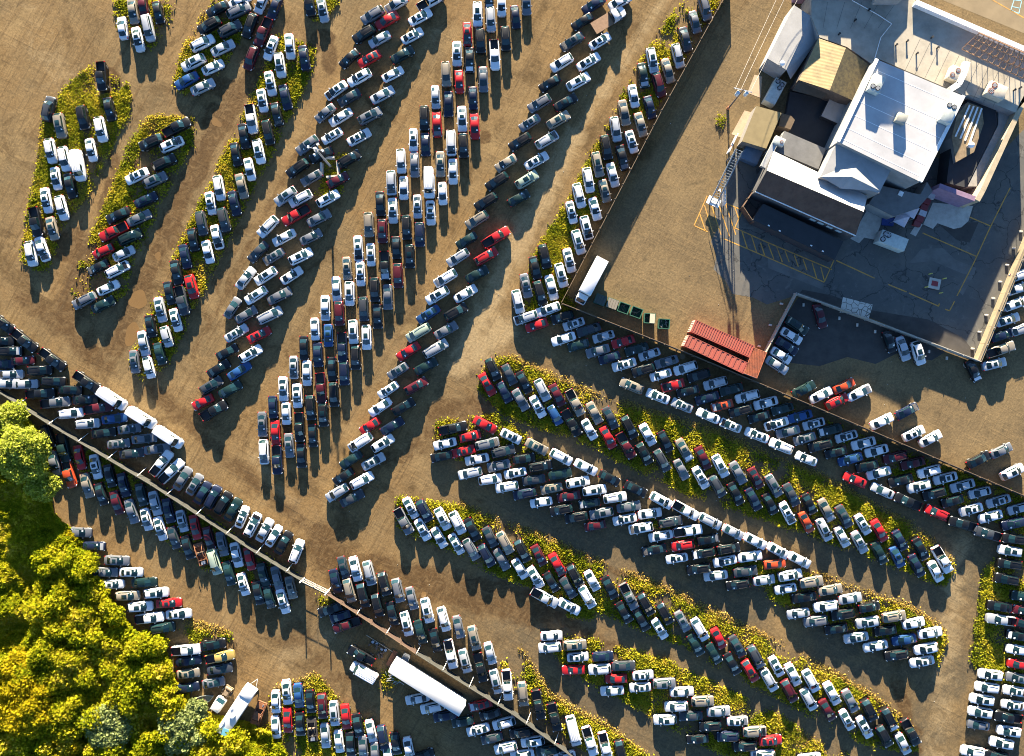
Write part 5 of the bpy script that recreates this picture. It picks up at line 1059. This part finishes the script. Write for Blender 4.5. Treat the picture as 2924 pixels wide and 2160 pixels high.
    for k in range(13):
        f = k / 12; a, b = g0.lerp(g1, f), g3.lerp(g2, f); m.bar(fl(a, 7.2), fl(b, 6.0), 0.12); m.bar(fl(a.lerp(b, .5), 6.6), fl(a.lerp(b, .5), 5.0), 0.10)
        if k < 12: f2 = (k + 1) / 12; m.bar(fl(g0.lerp(g1, f), 7.2), fl(g3.lerp(g2, f2).lerp(g0.lerp(g1, f2), .34), 6.4), 0.07)
    obj('frame', m, mat('truss_rust', (0.34, 0.19, 0.10), 0.8, scale=3), t)
    s = sheet('street', [ql(TA, [(1330,-90),(1420,-40),(2500,400),(2600,300),(2600,-300),(1330,-300)])], 0.006, mat('street_tan', (0.19, 0.145, 0.085), 0.9, scale=0.15, var=0.3))
    m = MB()
    for x1, y1, x2, y2 in ((1940,-10,2240,160),): a, b = q(TA, x1, y1), q(TA, x2, y2); u = (b - a).normalized(); n = Vector((-u.y, u.x, 0)) * 0.09; z = Vector((0, 0, 0.014)); m.face([a - n + z, b - n + z, b + n + z, a + n + z])
    struct('road_markings', m, YEL)
    m = MB()
    for x1, y1, x2, y2 in ((2150,0,2215,10),(2215,10,2190,120),(2190,120,2120,90),(2120,90,2150,0),(2135,60,2205,75)): a, b = q(TA, x1, y1), q(TA, x2, y2); u = (b - a).normalized(); n = Vector((-u.y, u.x, 0)) * 0.08; z = Vector((0, 0, 0.014)); m.face([a - n + z, b - n + z, b + n + z, a + n + z])
    struct('bay_markings', m, mat('line_blue', (0.25, 0.45, 0.5), 0.8))
    # inclined lattice boom with sign letter
    t = thing('lattice_boom', 'inclined blue grey steel lattice boom beside the tan shed', 'steel tower', P(2033, 588)); o = t.location.copy(); bb = P(2033, 588, 0.6) - o; tp = P(2110, 430, 5.6) - o; u = (tp - bb).normalized(); nn = Vector((-u.y, u.x, 0)).normalized() * 0.62; m = MB(); BL = mat('boom_steel', (0.20, 0.23, 0.26), 0.5, 0.3, scale=2)
    for sg in (1, -1): m.bar(bb + nn * sg, tp + nn * sg, 0.16, 0.34); m.bar(bb + nn * sg + Vector((0, 0, 0.7)), tp + nn * sg + Vector((0, 0, 0.7)), 0.06)
    for k in range(23): c = bb.lerp(tp, k / 22); m.bar(c - nn, c + nn, 0.09)
    for k in range(0, 23, 4):
        for sg in (1, -1): c = bb.lerp(tp, k / 22) + nn * sg; m.bar(c, c + Vector((0, 0, 0.7)), 0.05)
    obj('truss', m, BL, t); m = MB()
    for f in (0.05, 0.5, 0.95):
        for sg in (1, -1): c = bb.lerp(tp, f) + nn * sg * 0.8; m.bar(c, (c.x, c.y, 0), 0.16)
    obj('leg', m, BL, t); m = MB(); cc = bb.lerp(tp, 0.08); m.box((cc.x, cc.y, 0.75), (1.5, 2.4, 0.12), rz=R(65)); obj('base_plate', m, WHITE, t)
    cu = bpy.data.curves.new('letter', 'FONT'); cu.body = 'A'; cu.size = 1.1; cu.align_x = 'CENTER'; cu.extrude = 0.01; lo0 = bpy.data.objects.new('letter_work', cu); COL.objects.link(lo0); lm = bpy.data.meshes.new_from_object(lo0.evaluated_get(bpy.context.evaluated_depsgraph_get())); bpy.data.objects.remove(lo0); lo_ = link('letter', lm, t); lo_.location = bb.lerp(tp, 0.25) + Vector((0, 0, 0.16)); lo_.rotation_euler = (0, 0, R(-25)); lm.materials.append(WHITE)
    t = thing('sign_board', 'black and white checked sign board at foot of lattice boom', 'sign', P(2060, 572)); m = MB(); m.box((0, 0, 1.5), (0.2, 2.6, 2.0)); obj('board', m, [mat('sign_white', (0.6, 0.58, 0.58), 0.6, scale=1.5, var=0.9, dirt=(0.08, 0.08, 0.09))], t); m = MB(); m.bar((0, 0.9, 0), (0, 0.9, 0.5), 0.1); m.bar((0, -0.9, 0), (0, -0.9, 0.5), 0.1); obj('support', m, STEEL, t)
    t = thing('signboard_frame', 'white and orange sign panel leaning beside tan pad', 'sign', P(2085, 418), R(64)); m = MB(); m.box((0, 0, 1.4), (3.6, 0.16, 1.7)); obj('board', m, WHITE, t); m = MB(); m.box((0.2, 0.1, 1.9), (3.0, 0.06, 0.45)); obj('stripe', m, mat('stripe_orange', (0.55, 0.12, 0.04), 0.6), t); m = MB(); m.bar((1.4, 0, 0), (1.4, 0, 0.6), 0.12); m.bar((-1.4, 0, 0), (-1.4, 0, 0.6), 0.12); obj('support', m, STEEL, t)
    # utility pole with wires
    p = P(2078, 312); t = thing('utility_pole', 'wooden utility pole with crossarm and two transformers', 'utility pole', p); m = MB(); m.cyl((0, 0, 0), (0, 0, 9.6), 0.17, 0.12, 10); obj('pole', m, WOOD, t); m = MB(); m.box((0, 0, 9.1), (3.2, 0.14, 0.14), rz=R(-14)); obj('crossarm', m, STEEL, t)
    for x in (-0.75, 0.75): m = MB(); m.cyl((x, -0.35, 7.9), (x, -0.35, 8.9), 0.34, n=14); m.dome((x, -0.35, 8.9), 0.34, 0.12, 14); obj('transformer', m, mat('transformer_grey', (0.5, 0.53, 0.55), 0.4), t)
    m = MB(); m.cyl((0, 0.05, 0.0), (0, 0.05, 0.9), 0.26, n=12); obj('base_guard', m, mat('guard_orange', (0.40, 0.16, 0.08), 0.8), t)
    for k, (x, dx) in enumerate(((-1.4, 9), (-0.4, 9.4), (1.4, 10))):
        m = MB(); prev = None
        for i in range(13):
            f = i / 12; c = Vector((x + dx * f * 2.0, 38 * f, 9.3 - 2.2 * math.sin(math.pi * f)))
            if prev: m.cyl(prev, c, 0.028, n=5, cap=False)
            prev = c
        obj('wire', m, mat('wire_pale', (0.35, 0.33, 0.30), 0.6), t)
    # light mast ringed by barriers
    p = P(943.6, 475.6); t = thing('light_mast', 'tall pale steel light mast with floodlights amid parked cars', 'light mast', p); m = MB(); m.cyl((0, 0, 0), (0, 0, 10.8), 0.22, 0.12, 12); obj('mast', m, STEEL, t); m = MB(); m.cyl((0, 0, 9.9), (0, 0, 10.1), 0.42, n=12); m.bar((-1.2, 0.3, 10.5), (1.2, -0.3, 10.5), 0.09); m.bar((-0.3, -0.9, 10.0), (0.3, 0.9, 10.0), 0.08); obj('head_frame', m, STEEL, t)
    for x, y, z in ((-1.2, 0.3, 10.6), (1.2, -0.3, 10.6), (-0.3, -0.9, 10.1), (0.3, 0.9, 10.1), (0, 0, 10.9)): m = MB(); m.box((x, y, z), (0.42, 0.3, 0.3), rz=random.uniform(0, 3)); obj('floodlight', m, WHITE, t)
    for i, (lab, x, y, rz, L_) in enumerate((('concrete barrier block left of light mast', -1.5, -0.7, 92, 2.4), ('weathered concrete barrier block right of light mast', 1.5, -0.5, 96, 2.6), ('concrete barrier block below light mast', 0.7, -2.0, 6, 2.6), ('concrete barrier block above light mast', -0.2, 1.4, 4, 2.2))):
        b = MB(); b.prism([(-L_/2, -0.3), (L_/2, -0.3), (L_/2, 0.3), (-L_/2, 0.3)], 0, 0.35); b.prism([(-L_/2, -0.16), (L_/2, -0.16), (L_/2, 0.16), (-L_/2, 0.16)], 0.35, 0.85); ob = obj('barrier_block', b, CONC, None, None, (p.x + x, p.y + y, 0), R(rz)); tag(ob, lab, 'barrier', 'concrete barriers round the light mast')
    # ---------------- containers, trucks, dumpsters
    CON = mat('container_red', (0.27, 0.055, 0.035), 0.7, scale=0.5, var=0.6, dirt=(0.19, 0.065, 0.045)); CONO = mat('container_rust', (0.40, 0.12, 0.05), 0.75, scale=0.8, var=0.8, dirt=(0.16, 0.06, 0.035))
    def container(label, top, m_, h=2.6, ribs=26):
        a, b, c, d_ = top; ctr = (a + b + c + d_) / 4; u = ((b - a) + (c - d_)) / 2; L_ = u.length; v = ((d_ - a) + (c - b)) / 2; W_ = v.length; t = thing('shipping_container', label, 'container', (ctr.x, ctr.y, 0), math.atan2(u.y, u.x), 'red shipping containers'); m = MB(); m.box((0, 0, h / 2 + 0.05), (L_ - 0.08, W_ - 0.08, h - 0.1))
        for k in range(ribs): x = -L_ / 2 + (k + 0.5) * L_ / ribs; m.box((x, 0, h + 0.025), (L_ / ribs * 0.5, W_ - 0.3, 0.05))
        obj('body', m, m_, t); m = MB()
        for sx in (1, -1):
            for sy in (1, -1): m.box((sx * (L_ / 2 - 0.06), sy * (W_ / 2 - 0.06), h / 2 + 0.04), (0.14, 0.14, h + 0.04))
            m.box((sx * (L_ / 2 - 0.05), 0, h + 0.01), (0.12, W_ - 0.24, 0.1))
        for sy in (1, -1): m.box((0, sy * (W_ / 2 - 0.05), h + 0.01), (L_ - 0.24, 0.1, 0.1))
        obj('frame', m, m_, t); m = MB()
        for sy in (1, -1): m.box((-L_ / 2 - 0.0, sy * W_ / 4, h / 2), (0.06, W_ / 2 - 0.12, h - 0.3))
        obj('door', m, mat('container_door', (0.5, 0.30, 0.24), 0.6), t); m = MB()
        for y in (-0.8, -0.35, 0.35, 0.8): m.cyl((-L_ / 2 - 0.06, y, 0.2), (-L_ / 2 - 0.06, y, h - 0.2), 0.03, n=6)
        obj('lock_bar', m, STEEL, t)
    container('red ribbed shipping container, upper of the two long ones', ql(TD, [(1550,1245),(2082,1476),(2118,1372),(1612,1145)], 2.6), CON)
    container('red shipping container with broad ribs, lower of the two long ones', ql(TD, [(1497,1372),(2025,1615),(2058,1520),(1550,1275)], 2.6), CON, ribs=12)
    container('short rusty orange container set crosswise at the end', ql(TD, [(2025,1612),(2110,1385),(2228,1428),(2140,1652)][::-1], 2.6), CONO, ribs=30)
    WH = mat('truck_white', (0.62, 0.62, 0.62), 0.5, scale=0.5, var=0.15)
    bx = ql(TD, [(745,585),(845,633),(690,930),(587,882)], 3.4); ctr = sum(bx, Vector()) / 4; u = (bx[3] - bx[0] + bx[2] - bx[1]) / 2; t = thing('box_truck', 'white box truck parked against the dark corner fence', 'box truck', (ctr.x, ctr.y, 0), math.atan2(u.y, u.x)); Lb = u.length; m = MB(); m.box((0, 0, 2.2), (Lb, 2.3, 2.4)); link('cargo_box', bevelled(m.mesh('cargo_box', WH), 0.06), t); f0 = Lb / 2
    m = MB(); m.prism([(f0 + 0.1, 1.0), (f0 + 1.5, 1.0), (f0 + 1.9, 0.85), (f0 + 1.9, -0.85), (f0 + 1.5, -1.0), (f0 + 0.1, -1.0)], 0.6, 1.5); m.prism([(f0 + 0.15, 0.95), (f0 + 1.15, 0.9), (f0 + 1.15, -0.9), (f0 + 0.15, -0.95)], 1.5, 2.25); link('cab', bevelled(m.mesh('cab', WH), 0.08), t)
    m = MB(); m.face([(f0 + 1.75, -0.8, 1.53), (f0 + 1.75, 0.8, 1.53), (f0 + 1.18, 0.78, 2.2), (f0 + 1.18, -0.78, 2.2)]); obj('windscreen', m, GLASS, t); m = MB(); m.box((0, 0, 0.8), (Lb, 1.0, 0.25)); obj('chassis', m, TRIM, t)
    for x in (f0 + 1.0, -f0 + 1.2):
        for sg in (1, -1): m = MB(); m.cyl((x, sg * 0.8, 0.42), (x, sg * 1.08, 0.42), 0.42, n=16); obj('wheel', m, TYRE, t)
    for sg in (1, -1): m = MB(); m.box((f0 + 1.0, sg * 1.2, 1.6), (0.15, 0.3, 0.4)); obj('mirror', m, TRIM, t)
    GRN = mat('dumpster_green', (0.014, 0.085, 0.05), 0.6, scale=1.5, var=0.4); JUNK = mat('junk', (0.10, 0.09, 0.075), 0.8, scale=5, var=0.8, dirt=(0.4, 0.38, 0.34))
    for i, (lab, x, y, rz, lid) in enumerate((('closed dark green dumpster nearest the white box truck', 770, 970, -22, 1), ('green dumpster with slatted lid, second from box truck', 875, 1005, -20, 1), ('open green dumpster holding scrap, third from box truck', 975, 1042, -20, 0), ('open green dumpster nearly empty, brown inside', 1085, 1080, -20, 0), ('green dumpster half covered by a pale board', 1200, 1132, -4, 2), ('open green dumpster full of pale scrap at row end', 1325, 1180, -4, 3))):
        t = thing('dumpster', lab, 'dumpster', q(TD, x, y, 1.0) * Vector((1, 1, 0)), R(rz), 'green dumpsters along the fence'); m = MB()
        for a, s in (((0, 0.82, 0.75), (1.9, 0.08, 1.3)), ((0, -0.82, 0.75), (1.9, 0.08, 1.3)), ((0.93, 0, 0.75), (0.08, 1.56, 1.3)), ((-0.93, 0, 0.75), (0.08, 1.56, 1.3)), ((0, 0, 0.14), (1.78, 1.56, 0.08))): m.box(a, s)
        for a, s in (((0, 0.86, 1.38), (2.04, 0.12, 0.1)), ((0, -0.86, 1.38), (2.04, 0.12, 0.1)), ((0.97, 0, 1.38), (0.12, 1.6, 0.1)), ((-0.97, 0, 1.38), (0.12, 1.6, 0.1))): m.box(a, s)
        obj('bin', m, GRN, t); m = MB()
        if lid == 1: 
            for k in range(4): m.box((-0.72 + k * 0.48, 0, 1.47), (0.44, 1.7, 0.06))
            obj('lid', m, mat('lid_dark', (0.035, 0.05, 0.045) if i == 0 else (0.16, 0.14, 0.11), 0.7) if i == 0 else mat('lid_tan', (0.16, 0.14, 0.11), 0.7), t)
        else:
            for k in range(9): m.box((random.uniform(-0.7, 0.7), random.uniform(-0.55, 0.55), random.uniform(0.4, 0.9 + (lid == 3) * 0.3)), (random.uniform(0.3, 0.9), 0.12, 0.06), rz=random.uniform(0, 3))
            obj('scrap', m, JUNK if lid == 3 else WOOD, t)
            if lid == 2: m = MB(); m.box((0.45, 0, 1.46), (0.9, 1.7, 0.06)); obj('cover_board', m, mat('pale_board', (0.42, 0.36, 0.26), 0.8), t)
    t = thing('junk_slide', 'maroon and white chute of junk beside the purple wall', 'chute', q(TB, 1370, 160)); o = t.location.copy(); MR = mat('chute_maroon', (0.16, 0.018, 0.022), 0.5, scale=1.5); PK = mat('chute_pale', (0.42, 0.40, 0.42), 0.6, scale=2)
    for i, (x, y) in enumerate(((1440, 20), (1410, 65), (1375, 115), (1355, 165), (1345, 215), (1325, 262), (1305, 300))): m = MB(); p = q(TB, x, y, 1); m.box((p.x - o.x, p.y - o.y, 1.5 - 0.12 * i), (1.3, 1.0, 0.7), rz=R(-20)); obj('segment', m, PK if i in (1, 4) else MR, t)
    m = MB(); p = q(TB, 1375, 150, 0.5); m.box((p.x - o.x, p.y - o.y, 0.4), (0.9, 4.8, 0.8), rz=R(-24)); obj('support', m, WALLG, t)
    for lab, x, y, sz in (('small white canopy tent nearest the large ground unit', 1170, 262, 2.3), ('small pinkish white canopy tent beside maroon chute', 1255, 190, 2.2)):
        t = thing('canopy_tent', lab, 'canopy', q(TB, x, y, 2), R(-28), 'canopy tents'); t.location.z = 0; m = MB(); h2 = sz / 2; cs = [(-h2, -h2), (h2, -h2), (h2, h2), (-h2, h2)]
        for k in range(4): m.face([(*cs[k], 1.9), (*cs[(k + 1) % 4], 1.9), (0.1, 0.1, 2.6)])
        obj('cover', m, mat('tent_cloth', (0.40, 0.37, 0.42), 0.8, scale=1), t)
        for k in range(4): m = MB(); m.bar((cs[k][0] * .95, cs[k][1] * .95, 0), (cs[k][0] * .95, cs[k][1] * .95, 1.9), 0.07); obj('leg', m, STEEL, t)
    tag(obj('blue_tarp', (lambda b: (b.prism([(-1.1, -.7), (.9, -.9), (1.2, .5), (0, 1.0), (-1.0, .6)], 0, [.3, .5, .6, .9, .4]), b)[-1])(MB()), mat('tarp_strong_blue', (0.012, 0.04, 0.20), 0.5, scale=2), None, None, q(TB, 1040, 285)), 'crumpled blue tarp beside the canopy tents', 'tarp')
    hvac('blue grey machine block behind the lattice boom head', P(2146, 443, 1.5), 0, 3.2, 2.6, 1.6, R(-24), [], mat('machine_blue', (0.055, 0.10, 0.16), 0.5, scale=1.5), 'machine')
    # semi trailer
    r5 = lambda x, y, z=0: P(980 + x * .18157, 1760 + y * .18157, z)
    tp = [r5(690, 880, 4.1), r5(820, 715, 4.1), r5(1920, 1420, 4.1), r5(1820, 1580, 4.1)]; ctr = sum(tp, Vector()) / 4; u = ((tp[2] - tp[1]) + (tp[3] - tp[0])) / 2; v = ((tp[1] - tp[0]) + (tp[2] - tp[3])) / 2; Ls, Ws = u.length, v.length
    t = thing('semi_trailer', 'long white semi trailer parked below the bottom fence', 'semi trailer', (ctr.x, ctr.y, 0), math.atan2(u.y, u.x)); m = MB(); m.box((0, 0, 2.6), (Ls, Ws, 3.0)); link('cargo_box', bevelled(m.mesh('cargo_box', mat('trailer_white', (0.50, 0.50, 0.49), 0.5, scale=0.25, var=0.15)), 0.06), t)
    m = MB()
    for k in range(26): m.box((-Ls / 2 + 0.3 + k * (Ls - 0.6) / 25, Ws / 2 + 0.02, 2.6), (0.05, 0.03, 2.8))
    obj('side_rib', m, mat('trailer_rib', (0.5, 0.5, 0.5), 0.5), t); m = MB(); m.box((0, 0, 0.95), (Ls - 0.5, 1.0, 0.28)); obj('chassis', m, TRIM, t)
    for x in (Ls / 2 - 1.2, Ls / 2 - 2.5):
        for sg in (1, -1): m = MB(); m.cyl((x, sg * 0.75, 0.5), (x, sg * 1.15, 0.5), 0.5, n=16); obj('wheel', m, TYRE, t)
    for sg in (1, -1): m = MB(); m.bar((-Ls / 2 + 2.5, sg * 0.8, 0.9), (-Ls / 2 + 2.5, sg * 0.8, 0.03), 0.16); obj('landing_leg', m, STEEL, t)
    tag(obj('steel_ramp', (lambda b: (b.box((0, 0, 0.45), (0.9, 3.0, 0.12)), b.bar((0.3, 1.3, 0), (0.3, 1.3, 0.4), 0.12), b.bar((0.3, -1.3, 0), (0.3, -1.3, 0.4), 0.12), b)[-1])(MB()), RUST, None, None, r5(770, 650), R(-28)), 'rusty brown steel ramp at front end of semi trailer', 'ramp')
    tag(obj('metal_crate', (lambda b: (b.box((0, 0, 0.1), (1.3, 1.3, 0.12)), [b.bar((sx * .62, sy * .62, 0), (sx * .62, sy * .62, 0.9), 0.08) for sx in (1, -1) for sy in (1, -1)], [b.bar((sx * .62, -.62, z), (sx * .62, .62, z), 0.06) for sx in (1, -1) for z in (.5, .88)], [b.bar((-.62, sy * .62, z), (.62, sy * .62, z), 0.06) for sy in (1, -1) for z in (.5, .88)], b)[-1])(MB()), STEEL, None, None, r5(990, 640), R(-25)), 'grey open metal crate between semi trailer and fence', 'crate')
    for i, (x, y, lab) in enumerate(((470, 400, 'loose alloy wheel lying farthest left near rusty fence'), (530, 432, 'loose alloy wheel beside the leftmost one'), (612, 512, 'loose alloy wheel third along the pipe'), (670, 527, 'loose alloy wheel nearest the semi trailer'))):
        t = thing('loose_wheel', lab, 'car wheel', r5(x, y), 0, 'loose wheels on the ground'); m = MB(); m.cyl((0, 0, 0), (0, 0, 0.24), 0.36, n=18); obj('tyre', m, TYRE, t); m = MB(); m.cyl((0, 0, 0.18), (0, 0, 0.26), 0.27, n=16); obj('rim', m, ALLOY, t)
    m = MB()
    for k in range(16): m.box((random.uniform(-1.6, 1.6), random.uniform(-1.2, 1.2), random.uniform(0.1, 0.4)), (random.uniform(0.3, 1.2), random.uniform(0.1, 0.4), random.uniform(0.1, 0.3)), rz=random.uniform(0, 3))
    o = obj('scrap_heap', m, mat('scrap', (0.06, 0.05, 0.042), 0.7, scale=3, var=0.7, dirt=(0.25, 0.12, 0.05)), None, None, r5(500, 530)); o['kind'] = 'stuff'
    m = MB()
    for k in range(14): a = Vector((random.uniform(-1.4, 1.4), random.uniform(-1, 1), random.uniform(0.1, 0.9))); m.bar(a, a + Vector((random.uniform(-1.4, 1.4), random.uniform(-.8, .8), random.uniform(-.1, .3))), 0.07)
    o = obj('scrap_tubes', m, STEEL, None, None, r5(790, 980)); o['kind'] = 'stuff'
    m = MB(); a, b = r5(370, 290), r5(830, 580); m.cyl((0, 0, 0.3), (b.x - a.x, b.y - a.y, 0.3), 0.06, n=8); tag(obj('steel_pipe', m, mat('pipe_tan', (0.4, 0.33, 0.24), 0.6), None, None, a), 'long thin pale pipe above the loose wheels', 'pipe')
    # camper, boat, stripped truck
    r4 = lambda x, y, z=0: P(560 + x * .13316, 1940 + y * .13316, z)
    tp = [r4(1025, 170, 3), r4(1258, 300, 3), r4(640, 1275, 3), r4(402, 1110, 3)]; ctr = sum(tp, Vector()) / 4; u = ((tp[0] - tp[3]) + (tp[1] - tp[2])) / 2; v = ((tp[0] - tp[1]) + (tp[3] - tp[2])) / 2; Lc, Wc = u.length, v.length
    t = thing('camper', 'white camper trailer with roof air unit beside the woods', 'camper', (ctr.x, ctr.y, 0), math.atan2(u.y, u.x)); CW_ = mat('camper_white', (0.55, 0.55, 0.54), 0.5, scale=0.6, var=0.15); m = MB(); m.box((-0.8, 0, 1.75), (Lc - 1.6, Wc, 2.3)); m.box((Lc / 2 - 0.85, 0, 2.0), (1.7, Wc, 2.1)); link('shell', bevelled(m.mesh('shell', CW_), 0.08), t); m = MB(); m.box((-0.8, 0, 3.05), (0.9, 0.8, 0.35)); link('air_unit', bevelled(m.mesh('air_unit', WHITE), 0.08), t)
    m = MB(); m.box((-Lc / 2 + 0.8, -0.5, 2.95), (1.3, 1.2, 0.05), rz=0.2); obj('tarp', m, mat('tarp_blue', (0.10, 0.30, 0.42), 0.6), t)
    for x, y in ((-2.6, 0.8), (-3.4, 0.8), (0.3, 0.85)): m = MB(); m.box((x, y, 2.98), (0.5, 0.35, 0.16)); obj('roof_hatch', m, WHITE, t)
    for x in (-0.4, -1.3):
        for sg in (1, -1): m = MB(); m.cyl((x, sg * (Wc / 2 - 0.25), 0.36), (x, sg * (Wc / 2 - 0.02), 0.36), 0.36, n=14); obj('wheel', m, TYRE, t)
    m = MB(); m.bar((Lc / 2 - 0.2, 0.6, 0.55), (Lc / 2 + 1.2, 0, 0.5), 0.1); m.bar((Lc / 2 - 0.2, -0.6, 0.55), (Lc / 2 + 1.2, 0, 0.5), 0.1); obj('tow_bar', m, STEEL, t)
    m = MB()
    for y in (-1, 1): m.box((-0.8, y * (Wc / 2 + 0.01), 2.1), (1.2, 0.03, 0.6))
    obj('window', m, GLASS, t)
    t = thing('junk_truck', 'stripped truck with white cab roof and bare frame', 'wrecked truck', r4(560, 440), R(57)); W2 = mat('junk_white', (0.62, 0.60, 0.56), 0.6, scale=1.2); m = MB(); m.prism([(-1.6, 0.9), (0.6, 0.95), (0.9, 0.8), (0.9, -0.8), (0.6, -0.95), (-1.6, -0.9)], 0.6, 1.3); m.prism([(-1.5, 0.8), (0.3, 0.85), (0.3, -0.85), (-1.5, -0.8)], 1.3, 1.95); link('cab', bevelled(m.mesh('cab', W2), 0.1), t); m = MB(); m.face([(0.85, -0.7, 1.33), (0.85, 0.7, 1.33), (0.33, 0.75, 1.9), (0.33, -0.75, 1.9)]); obj('windscreen', m, GLASS, t); m = MB()
    for sg in (1, -1): m.bar((-3.2, sg * 0.45, 0.6), (3.2, sg * 0.45, 0.6), 0.14, 0.2)
    for x in (-2.9, -2.0, 1.4, 2.4, 3.1): m.bar((x, -0.8, 0.6), (x, 0.8, 0.6), 0.14)
    m.box((1.9, 0, 0.85), (0.8, 0.7, 0.6)); m.box((2.9, 0, 0.9), (0.2, 1.3, 0.7)); obj('frame', m, mat('frame_tan', (0.22, 0.16, 0.10), 0.8, scale=2), t)
    for x in (2.0, -2.4):
        for sg in (1, -1): m = MB(); m.cyl((x, sg * 0.75, 0.42), (x, sg * 1.02, 0.42), 0.42, n=14); obj('wheel', m, TYRE, t)
    t = thing('small_boat', 'small grey open boat full of junk by the woods', 'boat', r4(190, 410), R(18)); m = MB(); H_ = [(-1.7, 0.75), (-0.2, 0.85), (1.0, 0.6), (1.9, 0.05), (1.9, -0.05), (1.0, -0.6), (-0.2, -0.85), (-1.7, -0.75)]; n = len(H_)
    for k in range(n): (x1, y1), (x2, y2) = H_[k], H_[(k + 1) % n]; m.face([(x1 * .9, y1 * .7, 0.1), (x1, y1, 0.75), (x2, y2, 0.75), (x2 * .9, y2 * .7, 0.1)]); m.face([(x1 * .94, y1 * .9, 0.77), (x1 * .85, y1 * .66, 0.2), (x2 * .85, y2 * .66, 0.2), (x2 * .94, y2 * .9, 0.77)][::-1]); m.face([(x1, y1, 0.75), (x1 * .94, y1 * .9, 0.77), (x2 * .94, y2 * .9, 0.77), (x2, y2, 0.75)])
    m.face([(x * .85, y * .66, 0.2) for x, y in H_][::-1]); obj('hull', m, mat('hull_grey', (0.22, 0.25, 0.24), 0.5), t)
    for x in (-0.9, 0.2): m = MB(); m.box((x, 0, 0.6), (0.3, 1.4, 0.06)); obj('seat', m, WOOD, t)
    m = MB(); m.box((-1.4, 0.1, 0.9), (0.5, 0.4, 0.6)); obj('motor', m, W2, t)
    # litter
    m = MB()
    for k in range(160):
        x, y = random.uniform(-30, 85), random.uniform(-60, 60); s = random.uniform(0.04, 0.12); z = 0.03
        m.box((x, y, z), (s, s * random.uniform(0.4, 1.2), 0.05), rz=random.uniform(0, 3))
    o = obj('litter', m, mat('litter_pale', (0.4, 0.38, 0.34), 0.8)); o['kind'] = 'stuff'
# ------------------------------------------------------------------ put it together
place_cars()
weeds(WEED_POLYS, 150, thr=0.485)
weeds(DRY_POLYS, 110, 'dry_grass', 0.30, 0.17, 0.42, DRY)
woods()
if 'structures' in globals(): structures()
